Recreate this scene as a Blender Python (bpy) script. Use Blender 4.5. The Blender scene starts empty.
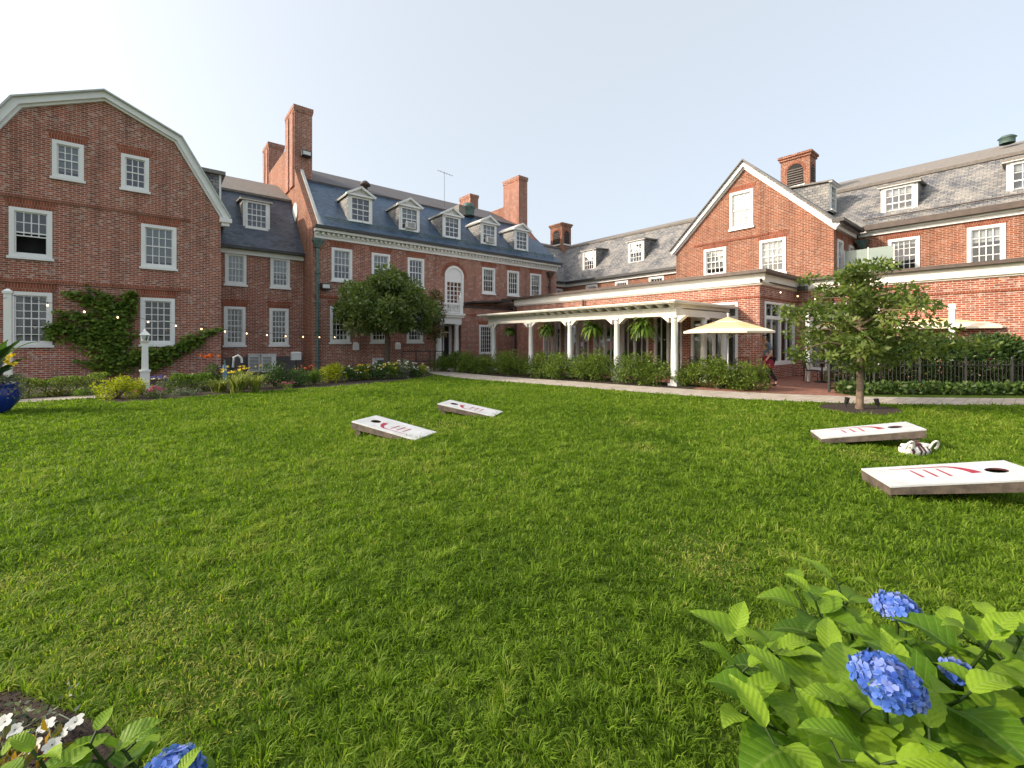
import bpy, bmesh, math, random
import numpy as np
from mathutils import Vector, Matrix
from mathutils.geometry import tessellate_polygon

# ------------------------------------------------------------------ scene, camera, light
SC = bpy.context.scene
COL = SC.collection
R = math.radians
YAW = 39.6                                   # view direction, degrees from +Y towards +X
cam_d = bpy.data.cameras.new('camera'); cam = bpy.data.objects.new('camera', cam_d); COL.objects.link(cam)
cam.location = (0, 0, 1.55); cam.rotation_euler = (R(90), 0, R(-YAW))
cam_d.sensor_width = 36; cam_d.lens = 437 / 1024 * 36; cam_d.shift_y = -44 / 1024
cam_d.clip_start = 0.05; cam_d.clip_end = 2000
SC.camera = cam

SUN_EL, SUN_AZ = 27.0, -60.0                 # azimuth from +Y towards +X: the sun stands to the left, slightly behind the fronts
world = bpy.data.worlds.new('World'); SC.world = world; world.use_nodes = True
wn = world.node_tree.nodes; wl = world.node_tree.links
sky = wn.new('ShaderNodeTexSky'); sky.sky_type = 'NISHITA'; sky.sun_disc = False
sky.sun_elevation = R(SUN_EL); sky.sun_rotation = R(SUN_AZ)
sky.air_density = 0.7; sky.dust_density = 6.0; sky.ozone_density = 1.0; sky.altitude = 0
hz = wn.new('ShaderNodeMix'); hz.data_type = 'RGBA'; hz.inputs[0].default_value = 0.54     # a bright summer haze veils the blue
hz.inputs[7].default_value = (3.25, 3.42, 3.38, 1)
wl.new(sky.outputs[0], hz.inputs[6]); wl.new(hz.outputs[2], wn['Background'].inputs[0]); wn['Background'].inputs[1].default_value = 0.15
sd = bpy.data.lights.new('sun', 'SUN'); sun = bpy.data.objects.new('sun', sd); COL.objects.link(sun)
sd.energy = 2.0; sd.angle = R(1.5); sd.color = (1.0, 0.87, 0.70)
to_sun = Vector((math.sin(R(SUN_AZ)) * math.cos(R(SUN_EL)), math.cos(R(SUN_AZ)) * math.cos(R(SUN_EL)), math.sin(R(SUN_EL))))
sun.rotation_euler = to_sun.to_track_quat('Z', 'Y').to_euler(); sun.location = (-20, 10, 30)
vs = SC.view_settings
vs.view_transform = 'Standard'; vs.look = 'None'; vs.exposure = 1.15; vs.gamma = 1.0
SC.cycles.max_bounces = 7; SC.cycles.transparent_max_bounces = 16
SC.cycles.diffuse_bounces = 3

# ------------------------------------------------------------------ materials
M = {}
def newmat(name):
    m = bpy.data.materials.new(name); m.use_nodes = True; M[name] = m
    nt = m.node_tree; b = nt.nodes['Principled BSDF']
    return m, nt, b
def N(nt, kind, **kw):
    n = nt.nodes.new(kind)
    for k, v in kw.items():
        if hasattr(n, k): setattr(n, k, v)
        else: n.inputs[k].default_value = v
    return n
def rgba(c): return (c[0], c[1], c[2], 1)
def mixc(nt, fac, a, b, mode='MIX'):
    n = nt.nodes.new('ShaderNodeMix'); n.data_type = 'RGBA'; n.blend_type = mode
    for sock, v in ((n.inputs[0], fac), (n.inputs[6], a), (n.inputs[7], b)):
        if hasattr(v, 'node'): nt.links.new(v, sock)
        elif isinstance(v, (int, float)): sock.default_value = v
        else: sock.default_value = rgba(v)
    return n.outputs[2]
def noise(nt, scale, detail=4, coord=None, rough=.55):
    n = N(nt, 'ShaderNodeTexNoise'); n.inputs['Scale'].default_value = scale
    n.inputs['Detail'].default_value = detail; n.inputs['Roughness'].default_value = rough
    if coord is not None: nt.links.new(coord, n.inputs['Vector'])
    return n
def ramp(nt, fac, stops):
    n = nt.nodes.new('ShaderNodeValToRGB'); nt.links.new(fac, n.inputs[0])
    e = n.color_ramp.elements
    e[0].position, e[0].color = stops[0][0], rgba(stops[0][1])
    e[1].position, e[1].color = stops[-1][0], rgba(stops[-1][1])
    for p, c in stops[1:-1]:
        q = e.new(p); q.color = rgba(c)
    return n.outputs[0]
def objco(nt): return N(nt, 'ShaderNodeTexCoord').outputs['Object']
def uvco(nt): return N(nt, 'ShaderNodeTexCoord').outputs['UV']
def bump(nt, b, h, strength=.3, dist=.01):
    n = N(nt, 'ShaderNodeBump'); n.inputs['Strength'].default_value = strength; n.inputs['Distance'].default_value = dist
    nt.links.new(h, n.inputs['Height']); nt.links.new(n.outputs[0], b.inputs['Normal'])

def mottled(name, c0, c1, scale=3, rough=.6, metal=0, bumpy=0, detail=4, spec=None):
    m, nt, b = newmat(name); n = noise(nt, scale, detail, objco(nt))
    nt.links.new(ramp(nt, n.outputs[0], [(.3, c0), (.7, c1)]), b.inputs['Base Color'])
    b.inputs['Roughness'].default_value = rough; b.inputs['Metallic'].default_value = metal
    if spec is not None: b.inputs['Specular IOR Level'].default_value = spec
    if bumpy: bump(nt, b, noise(nt, scale * 6, 5, objco(nt)).outputs[0], bumpy)
    return m

def brickmat(name, c1, c2, mortar, bw=.215, bh=.072, ms=.011, rough=.85, flemish=True, pale=.25):
    m, nt, b = newmat(name); uv = uvco(nt)
    t = N(nt, 'ShaderNodeTexBrick'); nt.links.new(uv, t.inputs['Vector'])
    t.inputs['Scale'].default_value = 1; t.inputs['Brick Width'].default_value = bw; t.inputs['Row Height'].default_value = bh
    t.inputs['Mortar Size'].default_value = ms; t.inputs['Mortar Smooth'].default_value = .2; t.inputs['Bias'].default_value = -.1
    t.offset = .5
    t.inputs['Color1'].default_value = rgba(c1); t.inputs['Color2'].default_value = rgba(c2); t.inputs['Mortar'].default_value = rgba(mortar)
    n1 = noise(nt, .55, 5, uv); n2 = noise(nt, 9, 3, uv)
    c = mixc(nt, .34, t.outputs[0], ramp(nt, n1.outputs[0], [(.3, (.62, .58, .58)), (.5, (1, 1, 1)), (.72, (1.12, 1.0, .95))]), 'MULTIPLY')
    c = mixc(nt, .5, c, ramp(nt, n2.outputs[0], [(.3, (.72, .70, .70)), (.7, (1.25, 1.2, 1.15))]), 'MULTIPLY')
    # pale headers and burnt bricks: a second brick lattice with strong colour change
    t2 = N(nt, 'ShaderNodeTexBrick'); nt.links.new(uv, t2.inputs['Vector'])
    t2.inputs['Scale'].default_value = 1; t2.inputs['Brick Width'].default_value = bw / 2; t2.inputs['Row Height'].default_value = bh
    t2.inputs['Mortar Size'].default_value = 0; t2.inputs['Bias'].default_value = 0; t2.offset = .5
    
    t2.inputs['Color1'].default_value = (0, 0, 0, 1); t2.inputs['Color2'].default_value = (1, 1, 1, 1)
    k = ramp(nt, t2.outputs[0], [(.84, (0, 0, 0)), (.93, (pale, pale, pale))])
    c = mixc(nt, k, c, (.55, .46, .40))
    mp = N(nt, 'ShaderNodeMapping'); mp.inputs['Scale'].default_value = (2.6, .22, 1); nt.links.new(uv, mp.inputs[0])      # weather streaks and damp runs
    n3 = noise(nt, 1.0, 5, mp.outputs[0], .6)
    c = mixc(nt, .6, c, ramp(nt, n3.outputs[0], [(.36, (.60, .57, .56)), (.52, (1, 1, 1)), (.75, (1.1, 1.08, 1.06))]), 'MULTIPLY')
    nt.links.new(c, b.inputs['Base Color']); b.inputs['Roughness'].default_value = rough
    b.inputs['Specular IOR Level'].default_value = .25
    inv = N(nt, 'ShaderNodeMath', operation='SUBTRACT'); inv.inputs[0].default_value = 1; nt.links.new(t.outputs['Fac'], inv.inputs[1])
    bump(nt, b, inv.outputs[0], .5, .008)
    return m
brickmat('brick', (.36, .098, .050), (.195, .058, .037), (.50, .43, .37), ms=.010, pale=.42)
brickmat('brick_sun_orange', (.30, .088, .042), (.175, .052, .029), (.44, .36, .28), ms=.009, pale=.2)  # sunlit copy of the wall brick, the sun's orange put into the colour
brickmat('brick_arch', (.30, .084, .046), (.22, .062, .037), (.33, .22, .16), bw=.072, bh=.22, ms=.008, flemish=False, pale=0)
brickmat('brick_paving', (.33, .135, .09), (.24, .10, .075), (.30, .22, .18), bw=.2, bh=.1, ms=.008, flemish=False, pale=.1)

def slatemat(name, a, b_, c_, rough=.55):
    m, nt, b = newmat(name); uv = uvco(nt)
    t = N(nt, 'ShaderNodeTexBrick'); nt.links.new(uv, t.inputs['Vector'])
    t.inputs['Scale'].default_value = 1; t.inputs['Brick Width'].default_value = .22; t.inputs['Row Height'].default_value = .13
    t.inputs['Mortar Size'].default_value = .012; t.inputs['Bias'].default_value = 0; t.offset = .5
    t.inputs['Color1'].default_value = rgba(a); t.inputs['Color2'].default_value = rgba(b_); t.inputs['Mortar'].default_value = (.03, .032, .036, 1)
    n1 = noise(nt, 1.1, 6, uv, .65)
    c = mixc(nt, ramp(nt, n1.outputs[0], [(.42, (0, 0, 0)), (.72, (.6, .6, .6))]), t.outputs[0], c_)
    n2 = noise(nt, 12, 4, uv)
    c = mixc(nt, .6, c, ramp(nt, n2.outputs[0], [(.3, (.6, .6, .6)), (.7, (1.35, 1.35, 1.35))]), 'MULTIPLY')
    nt.links.new(c, b.inputs['Base Color'])
    nt.links.new(ramp(nt, n2.outputs[0], [(.3, (rough - .12,) * 3), (.7, (rough + .15,) * 3)]), b.inputs['Roughness'])
    # each slate lies tilted: a saw-tooth along the slope
    sep = N(nt, 'ShaderNodeSeparateXYZ'); nt.links.new(uv, sep.inputs[0])
    dv = N(nt, 'ShaderNodeMath', operation='DIVIDE'); nt.links.new(sep.outputs[1], dv.inputs[0]); dv.inputs[1].default_value = .13
    fr = N(nt, 'ShaderNodeMath', operation='FRACT'); nt.links.new(dv.outputs[0], fr.inputs[0])
    sb = N(nt, 'ShaderNodeMath', operation='SUBTRACT'); sb.inputs[0].default_value = 1; nt.links.new(fr.outputs[0], sb.inputs[1])
    ml = N(nt, 'ShaderNodeMath', operation='MULTIPLY_ADD'); nt.links.new(t.outputs['Fac'], ml.inputs[0]); ml.inputs[1].default_value = -1; nt.links.new(sb.outputs[0], ml.inputs[2])
    bump(nt, b, ml.outputs[0], .5, .015)
slatemat('slate_sky_tint', (.065, .128, .215), (.030, .062, .115), (.08, .145, .22), .42)  # shaded slope: blue sky reflection put into the slate colour
slatemat('slate_dark', (.085, .115, .155), (.035, .048, .07), (.11, .135, .17), .45)
slatemat('slate_grey', (.29, .28, .265), (.095, .105, .13), (.42, .385, .335), .6)  # paler copy: sunlit beige of the left-facing slopes put into the colour
mottled('roof_shingle', (.185, .165, .148), (.26, .235, .21), 6, .85, bumpy=.3)
mottled('dark_shingle', (.085, .075, .08), (.13, .115, .115), 1.5, .7)
mottled('white_paint', (.72, .72, .70), (.80, .80, .785), 1.2, .45)
mottled('cream_paint', (.70, .67, .60), (.78, .755, .69), 1.0, .5)
mottled('stone_trim', (.55, .54, .50), (.66, .65, .61), 2, .7)
mottled('dark_metal', (.022, .022, .024), (.045, .043, .042), 4, .45)
mottled('black_iron', (.010, .010, .011), (.02, .02, .02), 6, .45)
mottled('copper_green', (.05, .095, .085), (.12, .18, .16), 5, .55)
mottled('weathered_trim', (.40, .43, .41), (.52, .54, .51), 3, .6)
mottled('copper_brown', (.05, .034, .028), (.10, .068, .052), 4, .5)
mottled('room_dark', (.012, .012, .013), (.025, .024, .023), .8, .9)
mottled('blind_cloth', (.27, .28, .28), (.35, .35, .34), .8, .8)
mottled('curtain_cloth', (.30, .28, .25), (.55, .53, .49), 7, .85)
mottled('ac_metal', (.60, .60, .58), (.68, .68, .66), 3, .5)
mottled('mulch', (.018, .012, .009), (.06, .038, .026), 38, .95, bumpy=.9)
mottled('soil', (.045, .075, .012), (.075, .115, .02), 5, 1.0, bumpy=.5, spec=.05)
mottled('bark', (.06, .042, .03), (.13, .095, .07), 14, .9, bumpy=.8)
mottled('pale_bark', (.09, .062, .042), (.22, .16, .11), 10, .85, bumpy=.6)
mottled('board_white', (.46, .475, .48), (.66, .675, .69), 5, .45, detail=8)
mottled('weathered_wood', (.05, .038, .03), (.15, .115, .09), 9, .8, bumpy=.4)
mottled('red_paint', (.30, .012, .035), (.38, .02, .05), 6, .5)
mottled('hole_dark', (.05, .008, .012), (.08, .012, .018), 6, .9)
mottled('blue_glaze', (.006, .018, .16), (.012, .04, .28), 3, .12)
mottled('terrazzo_rock', (.38, .31, .24), (.52, .45, .36), 5, .85, bumpy=.5)
mottled('canvas_yellow', (.76, .54, .26), (.80, .58, .30), 2, .8)
mottled('canvas_cream', (.80, .70, .55), (.83, .74, .59), 2, .8)
mottled('frosted_panel', (.22, .285, .255), (.28, .34, .31), 1.5, .25)
mottled('skin', (.50, .29, .21), (.56, .33, .24), 6, .5)
mottled('shirt_blue', (.10, .14, .20), (.15, .19, .27), 25, .85)
mottled('apron_maroon', (.20, .012, .03), (.27, .02, .04), 8, .85)
mottled('black_cloth', (.012, .012, .014), (.025, .025, .028), 8, .85)
mottled('hair_dark', (.018, .011, .008), (.04, .025, .017), 30, .5)
mottled('bag_white', (.70, .68, .64), (.78, .76, .72), 6, .8)
mottled('bag_dark', (.07, .02, .02), (.12, .03, .03), 6, .8)
mottled('pipe_blue', (.10, .22, .36), (.14, .27, .42), 5, .5)
m, nt, b = newmat('bulb_lit'); b.inputs['Emission Color'].default_value = (1, .62, .28, 1); b.inputs['Emission Strength'].default_value = 2.2

# paver path
m, nt, b = newmat('path_pavers'); uv = objco(nt)
t = N(nt, 'ShaderNodeTexBrick'); nt.links.new(uv, t.inputs['Vector']); t.inputs['Scale'].default_value = 1
t.inputs['Brick Width'].default_value = .30; t.inputs['Row Height'].default_value = .2; t.inputs['Mortar Size'].default_value = .008
t.inputs['Color1'].default_value = (.42, .36, .30, 1); t.inputs['Color2'].default_value = (.50, .45, .39, 1); t.inputs['Mortar'].default_value = (.25, .21, .17, 1)
n1 = noise(nt, 2.2, 5, uv)
nt.links.new(mixc(nt, .6, t.outputs[0], ramp(nt, n1.outputs[0], [(.3, (.7, .69, .68)), (.7, (1.15, 1.12, 1.08))]), 'MULTIPLY'), b.inputs['Base Color'])
b.inputs['Roughness'].default_value = .85

# window glass: a real see-through pane with a strong sky reflection
m = bpy.data.materials.new('glass'); m.use_nodes = True; M['glass'] = m; nt = m.node_tree; nt.nodes.clear()
out = N(nt, 'ShaderNodeOutputMaterial'); mx = N(nt, 'ShaderNodeMixShader'); tr = N(nt, 'ShaderNodeBsdfTransparent'); gl = N(nt, 'ShaderNodeBsdfGlossy')
tr.inputs[0].default_value = (.86, .90, .90, 1); gl.inputs[0].default_value = (.92, .95, 1, 1); gl.inputs[1].default_value = .02
fz = N(nt, 'ShaderNodeFresnel'); fz.inputs[0].default_value = 1.7
nw = noise(nt, 1.3, 2, objco(nt)); bp = N(nt, 'ShaderNodeBump'); bp.inputs['Strength'].default_value = .12; bp.inputs['Distance'].default_value = .05
nt.links.new(nw.outputs[0], bp.inputs['Height']); nt.links.new(bp.outputs[0], gl.inputs['Normal'])
ad = N(nt, 'ShaderNodeMath', operation='ADD'); nt.links.new(fz.outputs[0], ad.inputs[0]); ad.inputs[1].default_value = .025
nt.links.new(ad.outputs[0], mx.inputs[0]); nt.links.new(tr.outputs[0], mx.inputs[1]); nt.links.new(gl.outputs[0], mx.inputs[2]); nt.links.new(mx.outputs[0], out.inputs[0])

def leafmat(name, dark, mid, light, trans=.35, rough=.45, veins=False, spec=.4):
    """tone (0..1) is a per-leaf number, mostly random, stored on the mesh"""
    m, nt, b = newmat(name)
    at = N(nt, 'ShaderNodeAttribute'); at.attribute_name = 'tone'
    c = ramp(nt, at.outputs['Fac'], [(0, dark), (.5, mid), (1, light)])
    if veins:
        uv = uvco(nt); sp = N(nt, 'ShaderNodeSeparateXYZ'); nt.links.new(uv, sp.inputs[0])
        ab = N(nt, 'ShaderNodeMath', operation='ABSOLUTE'); nt.links.new(sp.outputs[0], ab.inputs[0])
        sk = N(nt, 'ShaderNodeMath', operation='MULTIPLY_ADD'); nt.links.new(ab.outputs[0], sk.inputs[0]); sk.inputs[1].default_value = -.42; nt.links.new(sp.outputs[1], sk.inputs[2])
        fr = N(nt, 'ShaderNodeMath', operation='MULTIPLY'); nt.links.new(sk.outputs[0], fr.inputs[0]); fr.inputs[1].default_value = 8.5
        pp = N(nt, 'ShaderNodeMath', operation='PINGPONG'); nt.links.new(fr.outputs[0], pp.inputs[0]); pp.inputs[1].default_value = .5
        vein = ramp(nt, pp.outputs[0], [(0, (1, 1, 1)), (.09, (0, 0, 0))])
        rib = ramp(nt, ab.outputs[0], [(.012, (1, 1, 1)), (.045, (0, 0, 0))])
        vv = mixc(nt, 1.0, vein, rib, 'LIGHTEN')
        nv = noise(nt, 14, 4, uv)
        c = mixc(nt, .5, c, ramp(nt, nv.outputs[0], [(.3, (.75, .78, .7)), (.7, (1.2, 1.18, 1.1))]), 'MULTIPLY')
        c = mixc(nt, mixc(nt, 1.0, vv, (.30, .30, .30), 'MULTIPLY'), c, (.30, .40, .10))
        bump(nt, b, mixc(nt, .25, pp.outputs[0], nv.outputs[0]), .5, .006)
    nt.links.new(c, b.inputs['Base Color']); b.inputs['Roughness'].default_value = rough; b.inputs['Specular IOR Level'].default_value = spec
    tl = N(nt, 'ShaderNodeBsdfTranslucent'); ms = N(nt, 'ShaderNodeMixShader'); ms.inputs[0].default_value = trans
    br = mixc(nt, 1.0, c, (1.25, 1.35, .6), 'MULTIPLY'); nt.links.new(br, tl.inputs[0])
    o = nt.nodes['Material Output']
    nt.links.new(b.outputs[0], ms.inputs[1]); nt.links.new(tl.outputs[0], ms.inputs[2]); nt.links.new(ms.outputs[0], o.inputs[0])
    return m
leafmat('grass_blade', (.06, .12, .010), (.17, .285, .018), (.35, .36, .09), .45, .6, spec=.18)
leafmat('leaf_dark', (.04, .075, .018), (.135, .195, .05), (.34, .38, .14), .4, .38, spec=.6)
leafmat('leaf_dogwood', (.04, .075, .016), (.12, .175, .035), (.28, .33, .09), .42, .5)
leafmat('leaf_reddish', (.06, .06, .02), (.17, .14, .05), (.36, .19, .10), .3, .45)
leafmat('leaf_shrub', (.04, .08, .012), (.125, .195, .026), (.28, .34, .065), .42, .5)
leafmat('leaf_hedge', (.022, .055, .016), (.06, .115, .03), (.14, .21, .055), .35, .42)
leafmat('leaf_ivy', (.045, .09, .014), (.15, .24, .03), (.36, .42, .07), .3, .5)
leafmat('leaf_lime', (.15, .19, .01), (.36, .40, .015), (.52, .52, .03), .4, .5)
leafmat('leaf_fern', (.05, .10, .014), (.11, .19, .025), (.19, .28, .05), .4, .45)
leafmat('leaf_silver', (.09, .12, .08), (.17, .20, .14), (.28, .30, .22), .25, .6)
leafmat('leaf_stripe', (.09, .14, .02), (.22, .27, .05), (.50, .50, .20), .35, .45)
leafmat('leaf_canna', (.012, .04, .014), (.03, .075, .022), (.07, .13, .035), .3, .3)
leafmat('leaf_croton', (.03, .05, .01), (.16, .15, .02), (.52, .26, .03), .3, .35)
leafmat('petal_white', (.70, .70, .66), (.78, .78, .75), (.84, .84, .82), .3, .6, spec=.2)
leafmat('petal_pink', (.30, .03, .12), (.45, .07, .20), (.55, .22, .30), .3, .6)
leafmat('petal_orange', (.55, .10, .02), (.65, .16, .04), (.70, .25, .05), .3, .6)
leafmat('petal_yellow', (.65, .45, .02), (.75, .56, .04), (.80, .64, .10), .3, .6)
leafmat('petal_violet', (.08, .08, .35), (.12, .12, .48), (.22, .22, .60), .3, .6)
leafmat('petal_blue', (.035, .085, .40), (.085, .185, .62), (.30, .36, .76), .3, .55, spec=.2)
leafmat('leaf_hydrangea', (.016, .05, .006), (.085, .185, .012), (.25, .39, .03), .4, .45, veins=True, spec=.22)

# ------------------------------------------------------------------ helpers
def tag(o, label=None, cat=None, group=None, kind=None):
    if label: o['label'] = label
    if cat: o['category'] = cat
    if group: o['group'] = group
    if kind: o['kind'] = kind
    return o
def thing(name, label, cat, loc=(0, 0, 0), rz=0, group=None):
    o = bpy.data.objects.new(name, None); COL.objects.link(o); o.empty_display_size = .2
    o.location = loc; o.rotation_euler = (0, 0, rz)
    return tag(o, label, cat, group)
def copy_tree(o, parent=None):
    c = o.copy(); COL.objects.link(c); c.parent = parent
    for ch in o.children: copy_tree(ch, c)
    return c
def world_origin(p):
    v = Vector((0, 0, 0))
    while p is not None: v = v + p.location; p = p.parent
    return v

def mitre_offsets(pts, t):
    """points of an open polyline in (u, z), moved by t to its lower side with mitred corners"""
    P = [Vector(p) for p in pts]; out_ = []
    for i, p in enumerate(P):
        ns = []
        for a, b_ in ((i - 1, i), (i, i + 1)):
            if a >= 0 and b_ < len(P):
                d = (P[b_] - P[a]).normalized(); n = Vector((d.y, -d.x)); ns.append(n if n.y < 0 else -n)
        m_ = sum(ns, Vector((0, 0))).normalized(); out_.append(p + m_ * (t / max(.3, m_.dot(ns[0]))))
    return out_
def rake(mb, pts, fr, bands):
    for t0, t1, o0, o1, mt in bands:
        A, B = mitre_offsets(pts, t0), mitre_offsets(pts, t1); n = len(pts)
        for o in (o0, o1):
            for i in range(n - 1): mb.face([fr(*A[i], o), fr(*A[i + 1], o), fr(*B[i + 1], o), fr(*B[i], o)], mt)
        for Q in (A, B):
            for i in range(n - 1): mb.face([fr(*Q[i], o0), fr(*Q[i + 1], o0), fr(*Q[i + 1], o1), fr(*Q[i], o1)], mt)
        for i in (0, n - 1): mb.face([fr(*A[i], o0), fr(*B[i], o0), fr(*B[i], o1), fr(*A[i], o1)], mt)

class MB:
    """collects faces (world coordinates unless local=True) and links them as ONE mesh object"""
    def __init__(s): s.v = []; s.f = []; s.m = []; s.sm = []
    def face(s, pts, mat=0, smooth=False):
        n = len(s.v); s.v += [tuple(p) for p in pts]; s.f.append(tuple(range(n, n + len(pts)))); s.m.append(mat); s.sm.append(smooth)
    def mesh(s, verts, faces, mat=0, smooth=False):
        n = len(s.v); s.v += [tuple(p) for p in verts]
        for f in faces: s.f.append(tuple(n + i for i in f)); s.m.append(mat); s.sm.append(smooth)
    def box(s, a, b, mat=0):
        x0, x1 = sorted((a[0], b[0])); y0, y1 = sorted((a[1], b[1])); z0, z1 = sorted((a[2], b[2]))
        p = [(x0, y0, z0), (x1, y0, z0), (x1, y1, z0), (x0, y1, z0), (x0, y0, z1), (x1, y0, z1), (x1, y1, z1), (x0, y1, z1)]
        for q in ((0, 3, 2, 1), (4, 5, 6, 7), (0, 1, 5, 4), (1, 2, 6, 5), (2, 3, 7, 6), (3, 0, 4, 7)): s.face([p[i] for i in q], mat)
    def fbox(s, fr, u0, u1, z0, z1, o0, o1, mat=0):
        s.box(fr(u0, z0, o0), fr(u1, z1, o1), mat)
    def prism(s, A, B, mat=0, cap=True):
        """loft between two equal rings"""
        n = len(A)
        for i in range(n): s.face([A[i], A[(i + 1) % n], B[(i + 1) % n], B[i]], mat)
        if cap: s.face(list(reversed(A)), mat); s.face(B, mat)
    def beam(s, p, q, w, h, mat=0, up=(0, 0, 1)):
        p, q = Vector(p), Vector(q); d = (q - p).normalized(); up = Vector(up)
        sd_ = d.cross(up); sd_ = sd_.normalized() if sd_.length > 1e-4 else Vector((1, 0, 0)); up = sd_.cross(d)
        c = [sd_ * (-w / 2) + up * (-h / 2), sd_ * (w / 2) + up * (-h / 2), sd_ * (w / 2) + up * (h / 2), sd_ * (-w / 2) + up * (h / 2)]
        s.prism([p + k for k in c], [q + k for k in c], mat)  # tone falls down the stem: shade inside the bush put into leaf colour
    def tube(s, pts, rad, seg=8, mat=0, cap=True):
        pts = [Vector(p) for p in pts]
        if not hasattr(rad, '__len__'): rad = [rad] * len(pts)
        rings = []
        ref = Vector((.31, .17, .93))
        for i, p in enumerate(pts):
            d = (pts[min(i + 1, len(pts) - 1)] - pts[max(i - 1, 0)]).normalized()
            a = d.cross(ref)
            if a.length < .05: a = d.cross(Vector((1, 0, 0)))
            a.normalize(); b_ = d.cross(a)
            rings.append([p + (a * math.cos(t) + b_ * math.sin(t)) * rad[i] for t in [2 * math.pi * k / seg for k in range(seg)]])
        vs_ = [p for r in rings for p in r]; fs = []
        for i in range(len(rings) - 1):
            for k in range(seg): fs.append((i * seg + k, i * seg + (k + 1) % seg, (i + 1) * seg + (k + 1) % seg, (i + 1) * seg + k))
        s.mesh(vs_, fs, mat, True)
        if cap: s.face(list(reversed(rings[0])), mat); s.face(rings[-1], mat)
    def lathe(s, c, prof, seg=20, mat=0, sx=1, sy=1):
        vs_ = []; fs = []
        for r, z in prof:
            for k in range(seg):
                t = 2 * math.pi * k / seg; vs_.append((c[0] + r * math.cos(t) * sx, c[1] + r * math.sin(t) * sy, c[2] + z))
        for i in range(len(prof) - 1):
            for k in range(seg): fs.append((i * seg + k, i * seg + (k + 1) % seg, (i + 1) * seg + (k + 1) % seg, (i + 1) * seg + k))
        s.mesh(vs_, fs, mat, True)
    def wall(s, fr, outer, holes=(), depth=.14, mat=0):
        """flat wall polygon in (u, z) with openings that have reveals"""
        loops = [[Vector((u, z, 0)) for u, z in outer]] + [[Vector((u, z, 0)) for u, z in h] for h in holes]
        flat = [p for l in loops for p in l]
        n = len(s.v); s.v += [tuple(fr(p.x, p.y, 0)) for p in flat]
        for t in tessellate_polygon(loops): s.f.append(tuple(n + i for i in t)); s.m.append(mat); s.sm.append(False)
        for h in holes:
            for i in range(len(h)):
                a, b_ = h[i], h[(i + 1) % len(h)]
                s.face([fr(a[0], a[1], 0), fr(b_[0], b_[1], 0), fr(b_[0], b_[1], -depth), fr(a[0], a[1], -depth)], mat)
    def build(s, name, mats, parent=None, local=False, loc=None):
        me = bpy.data.meshes.new(name)
        org = Vector((0, 0, 0)) if local else (world_origin(parent) if parent else Vector(loc or (0, 0, 0)))
        me.from_pydata([(x - org.x, y - org.y, z - org.z) for x, y, z in s.v], [], s.f)
        for k in mats: me.materials.append(M[k])
        me.polygons.foreach_set('material_index', s.m); me.polygons.foreach_set('use_smooth', s.sm)
        uvl = me.uv_layers.new(name='UVMap'); co = np.array(s.v, dtype=np.float64)
        uvs = np.zeros((len(me.loops), 2)); li = 0
        for f in s.f:
            p = co[list(f)]
            nrm = np.zeros(3)
            for i in range(len(f)):
                a, c = p[i], p[(i + 1) % len(f)]
                nrm += np.cross(a, c)
            l = np.linalg.norm(nrm); nrm = nrm / l if l > 1e-12 else np.array((0, 0, 1.))
            if abs(nrm[2]) > .97: t_, b_ = np.array((1., 0, 0)), np.array((0, 1., 0))
            else:
                t_ = np.cross((0, 0, 1.), nrm); t_ /= np.linalg.norm(t_)
                i = np.argmax(np.abs(t_)); t_ = t_ * np.sign(t_[i]); b_ = np.cross(nrm, t_); b_ = b_ * (1 if b_[2] >= 0 else -1)
            uvs[li:li + len(f), 0] = p @ t_; uvs[li:li + len(f), 1] = p @ b_; li += len(f)
        uvl.data.foreach_set('uv', uvs.ravel())
        me.update()
        o = bpy.data.objects.new(name, me); COL.objects.link(o)
        if parent: o.parent = parent
        elif not local: o.location = org
        return o

def FY(Y): return lambda u, z, o=0: (u, Y - o, z)          # a front that faces -Y
def FX(X): return lambda u, z, o=0: (X - o, u, z)          # a front that faces -X
def FXp(X): return lambda u, z, o=0: (X + o, u, z)         # a front that faces +X
def rect(u0, u1, z0, z1): return [(u0, z0), (u1, z0), (u1, z1), (u0, z1)]

def rawmesh(name, v, faces, mat, parent=None, tone=None, origin=None, uv=None, smooth=False):
    """fast mesh from numpy arrays; faces: (F,k) array of one polygon size"""
    v = np.asarray(v, dtype=np.float32).copy()
    org = world_origin(parent) if parent else Vector(origin or (0, 0, 0))
    v -= np.array(org, dtype=np.float32)
    me = bpy.data.meshes.new(name); F, k = faces.shape
    me.vertices.add(len(v)); me.vertices.foreach_set('co', v.ravel())
    me.loops.add(F * k); me.loops.foreach_set('vertex_index', faces.astype(np.int32).ravel())
    me.polygons.add(F); me.polygons.foreach_set('loop_start', np.arange(0, F * k, k, dtype=np.int32))
    if smooth: me.polygons.foreach_set('use_smooth', np.ones(F, dtype=bool))
    me.materials.append(M[mat])
    if tone is not None:
        a = me.attributes.new('tone', 'FLOAT', 'POINT'); a.data.foreach_set('value', np.asarray(tone, dtype=np.float32))
    if uv is not None:
        l = me.uv_layers.new(name='UVMap'); l.data.foreach_set('uv', np.asarray(uv, dtype=np.float32)[faces.ravel()].ravel())
    me.update(calc_edges=True)
    o = bpy.data.objects.new(name, me); COL.objects.link(o)
    if parent: o.parent = parent
    else: o.location = org
    return o

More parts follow.
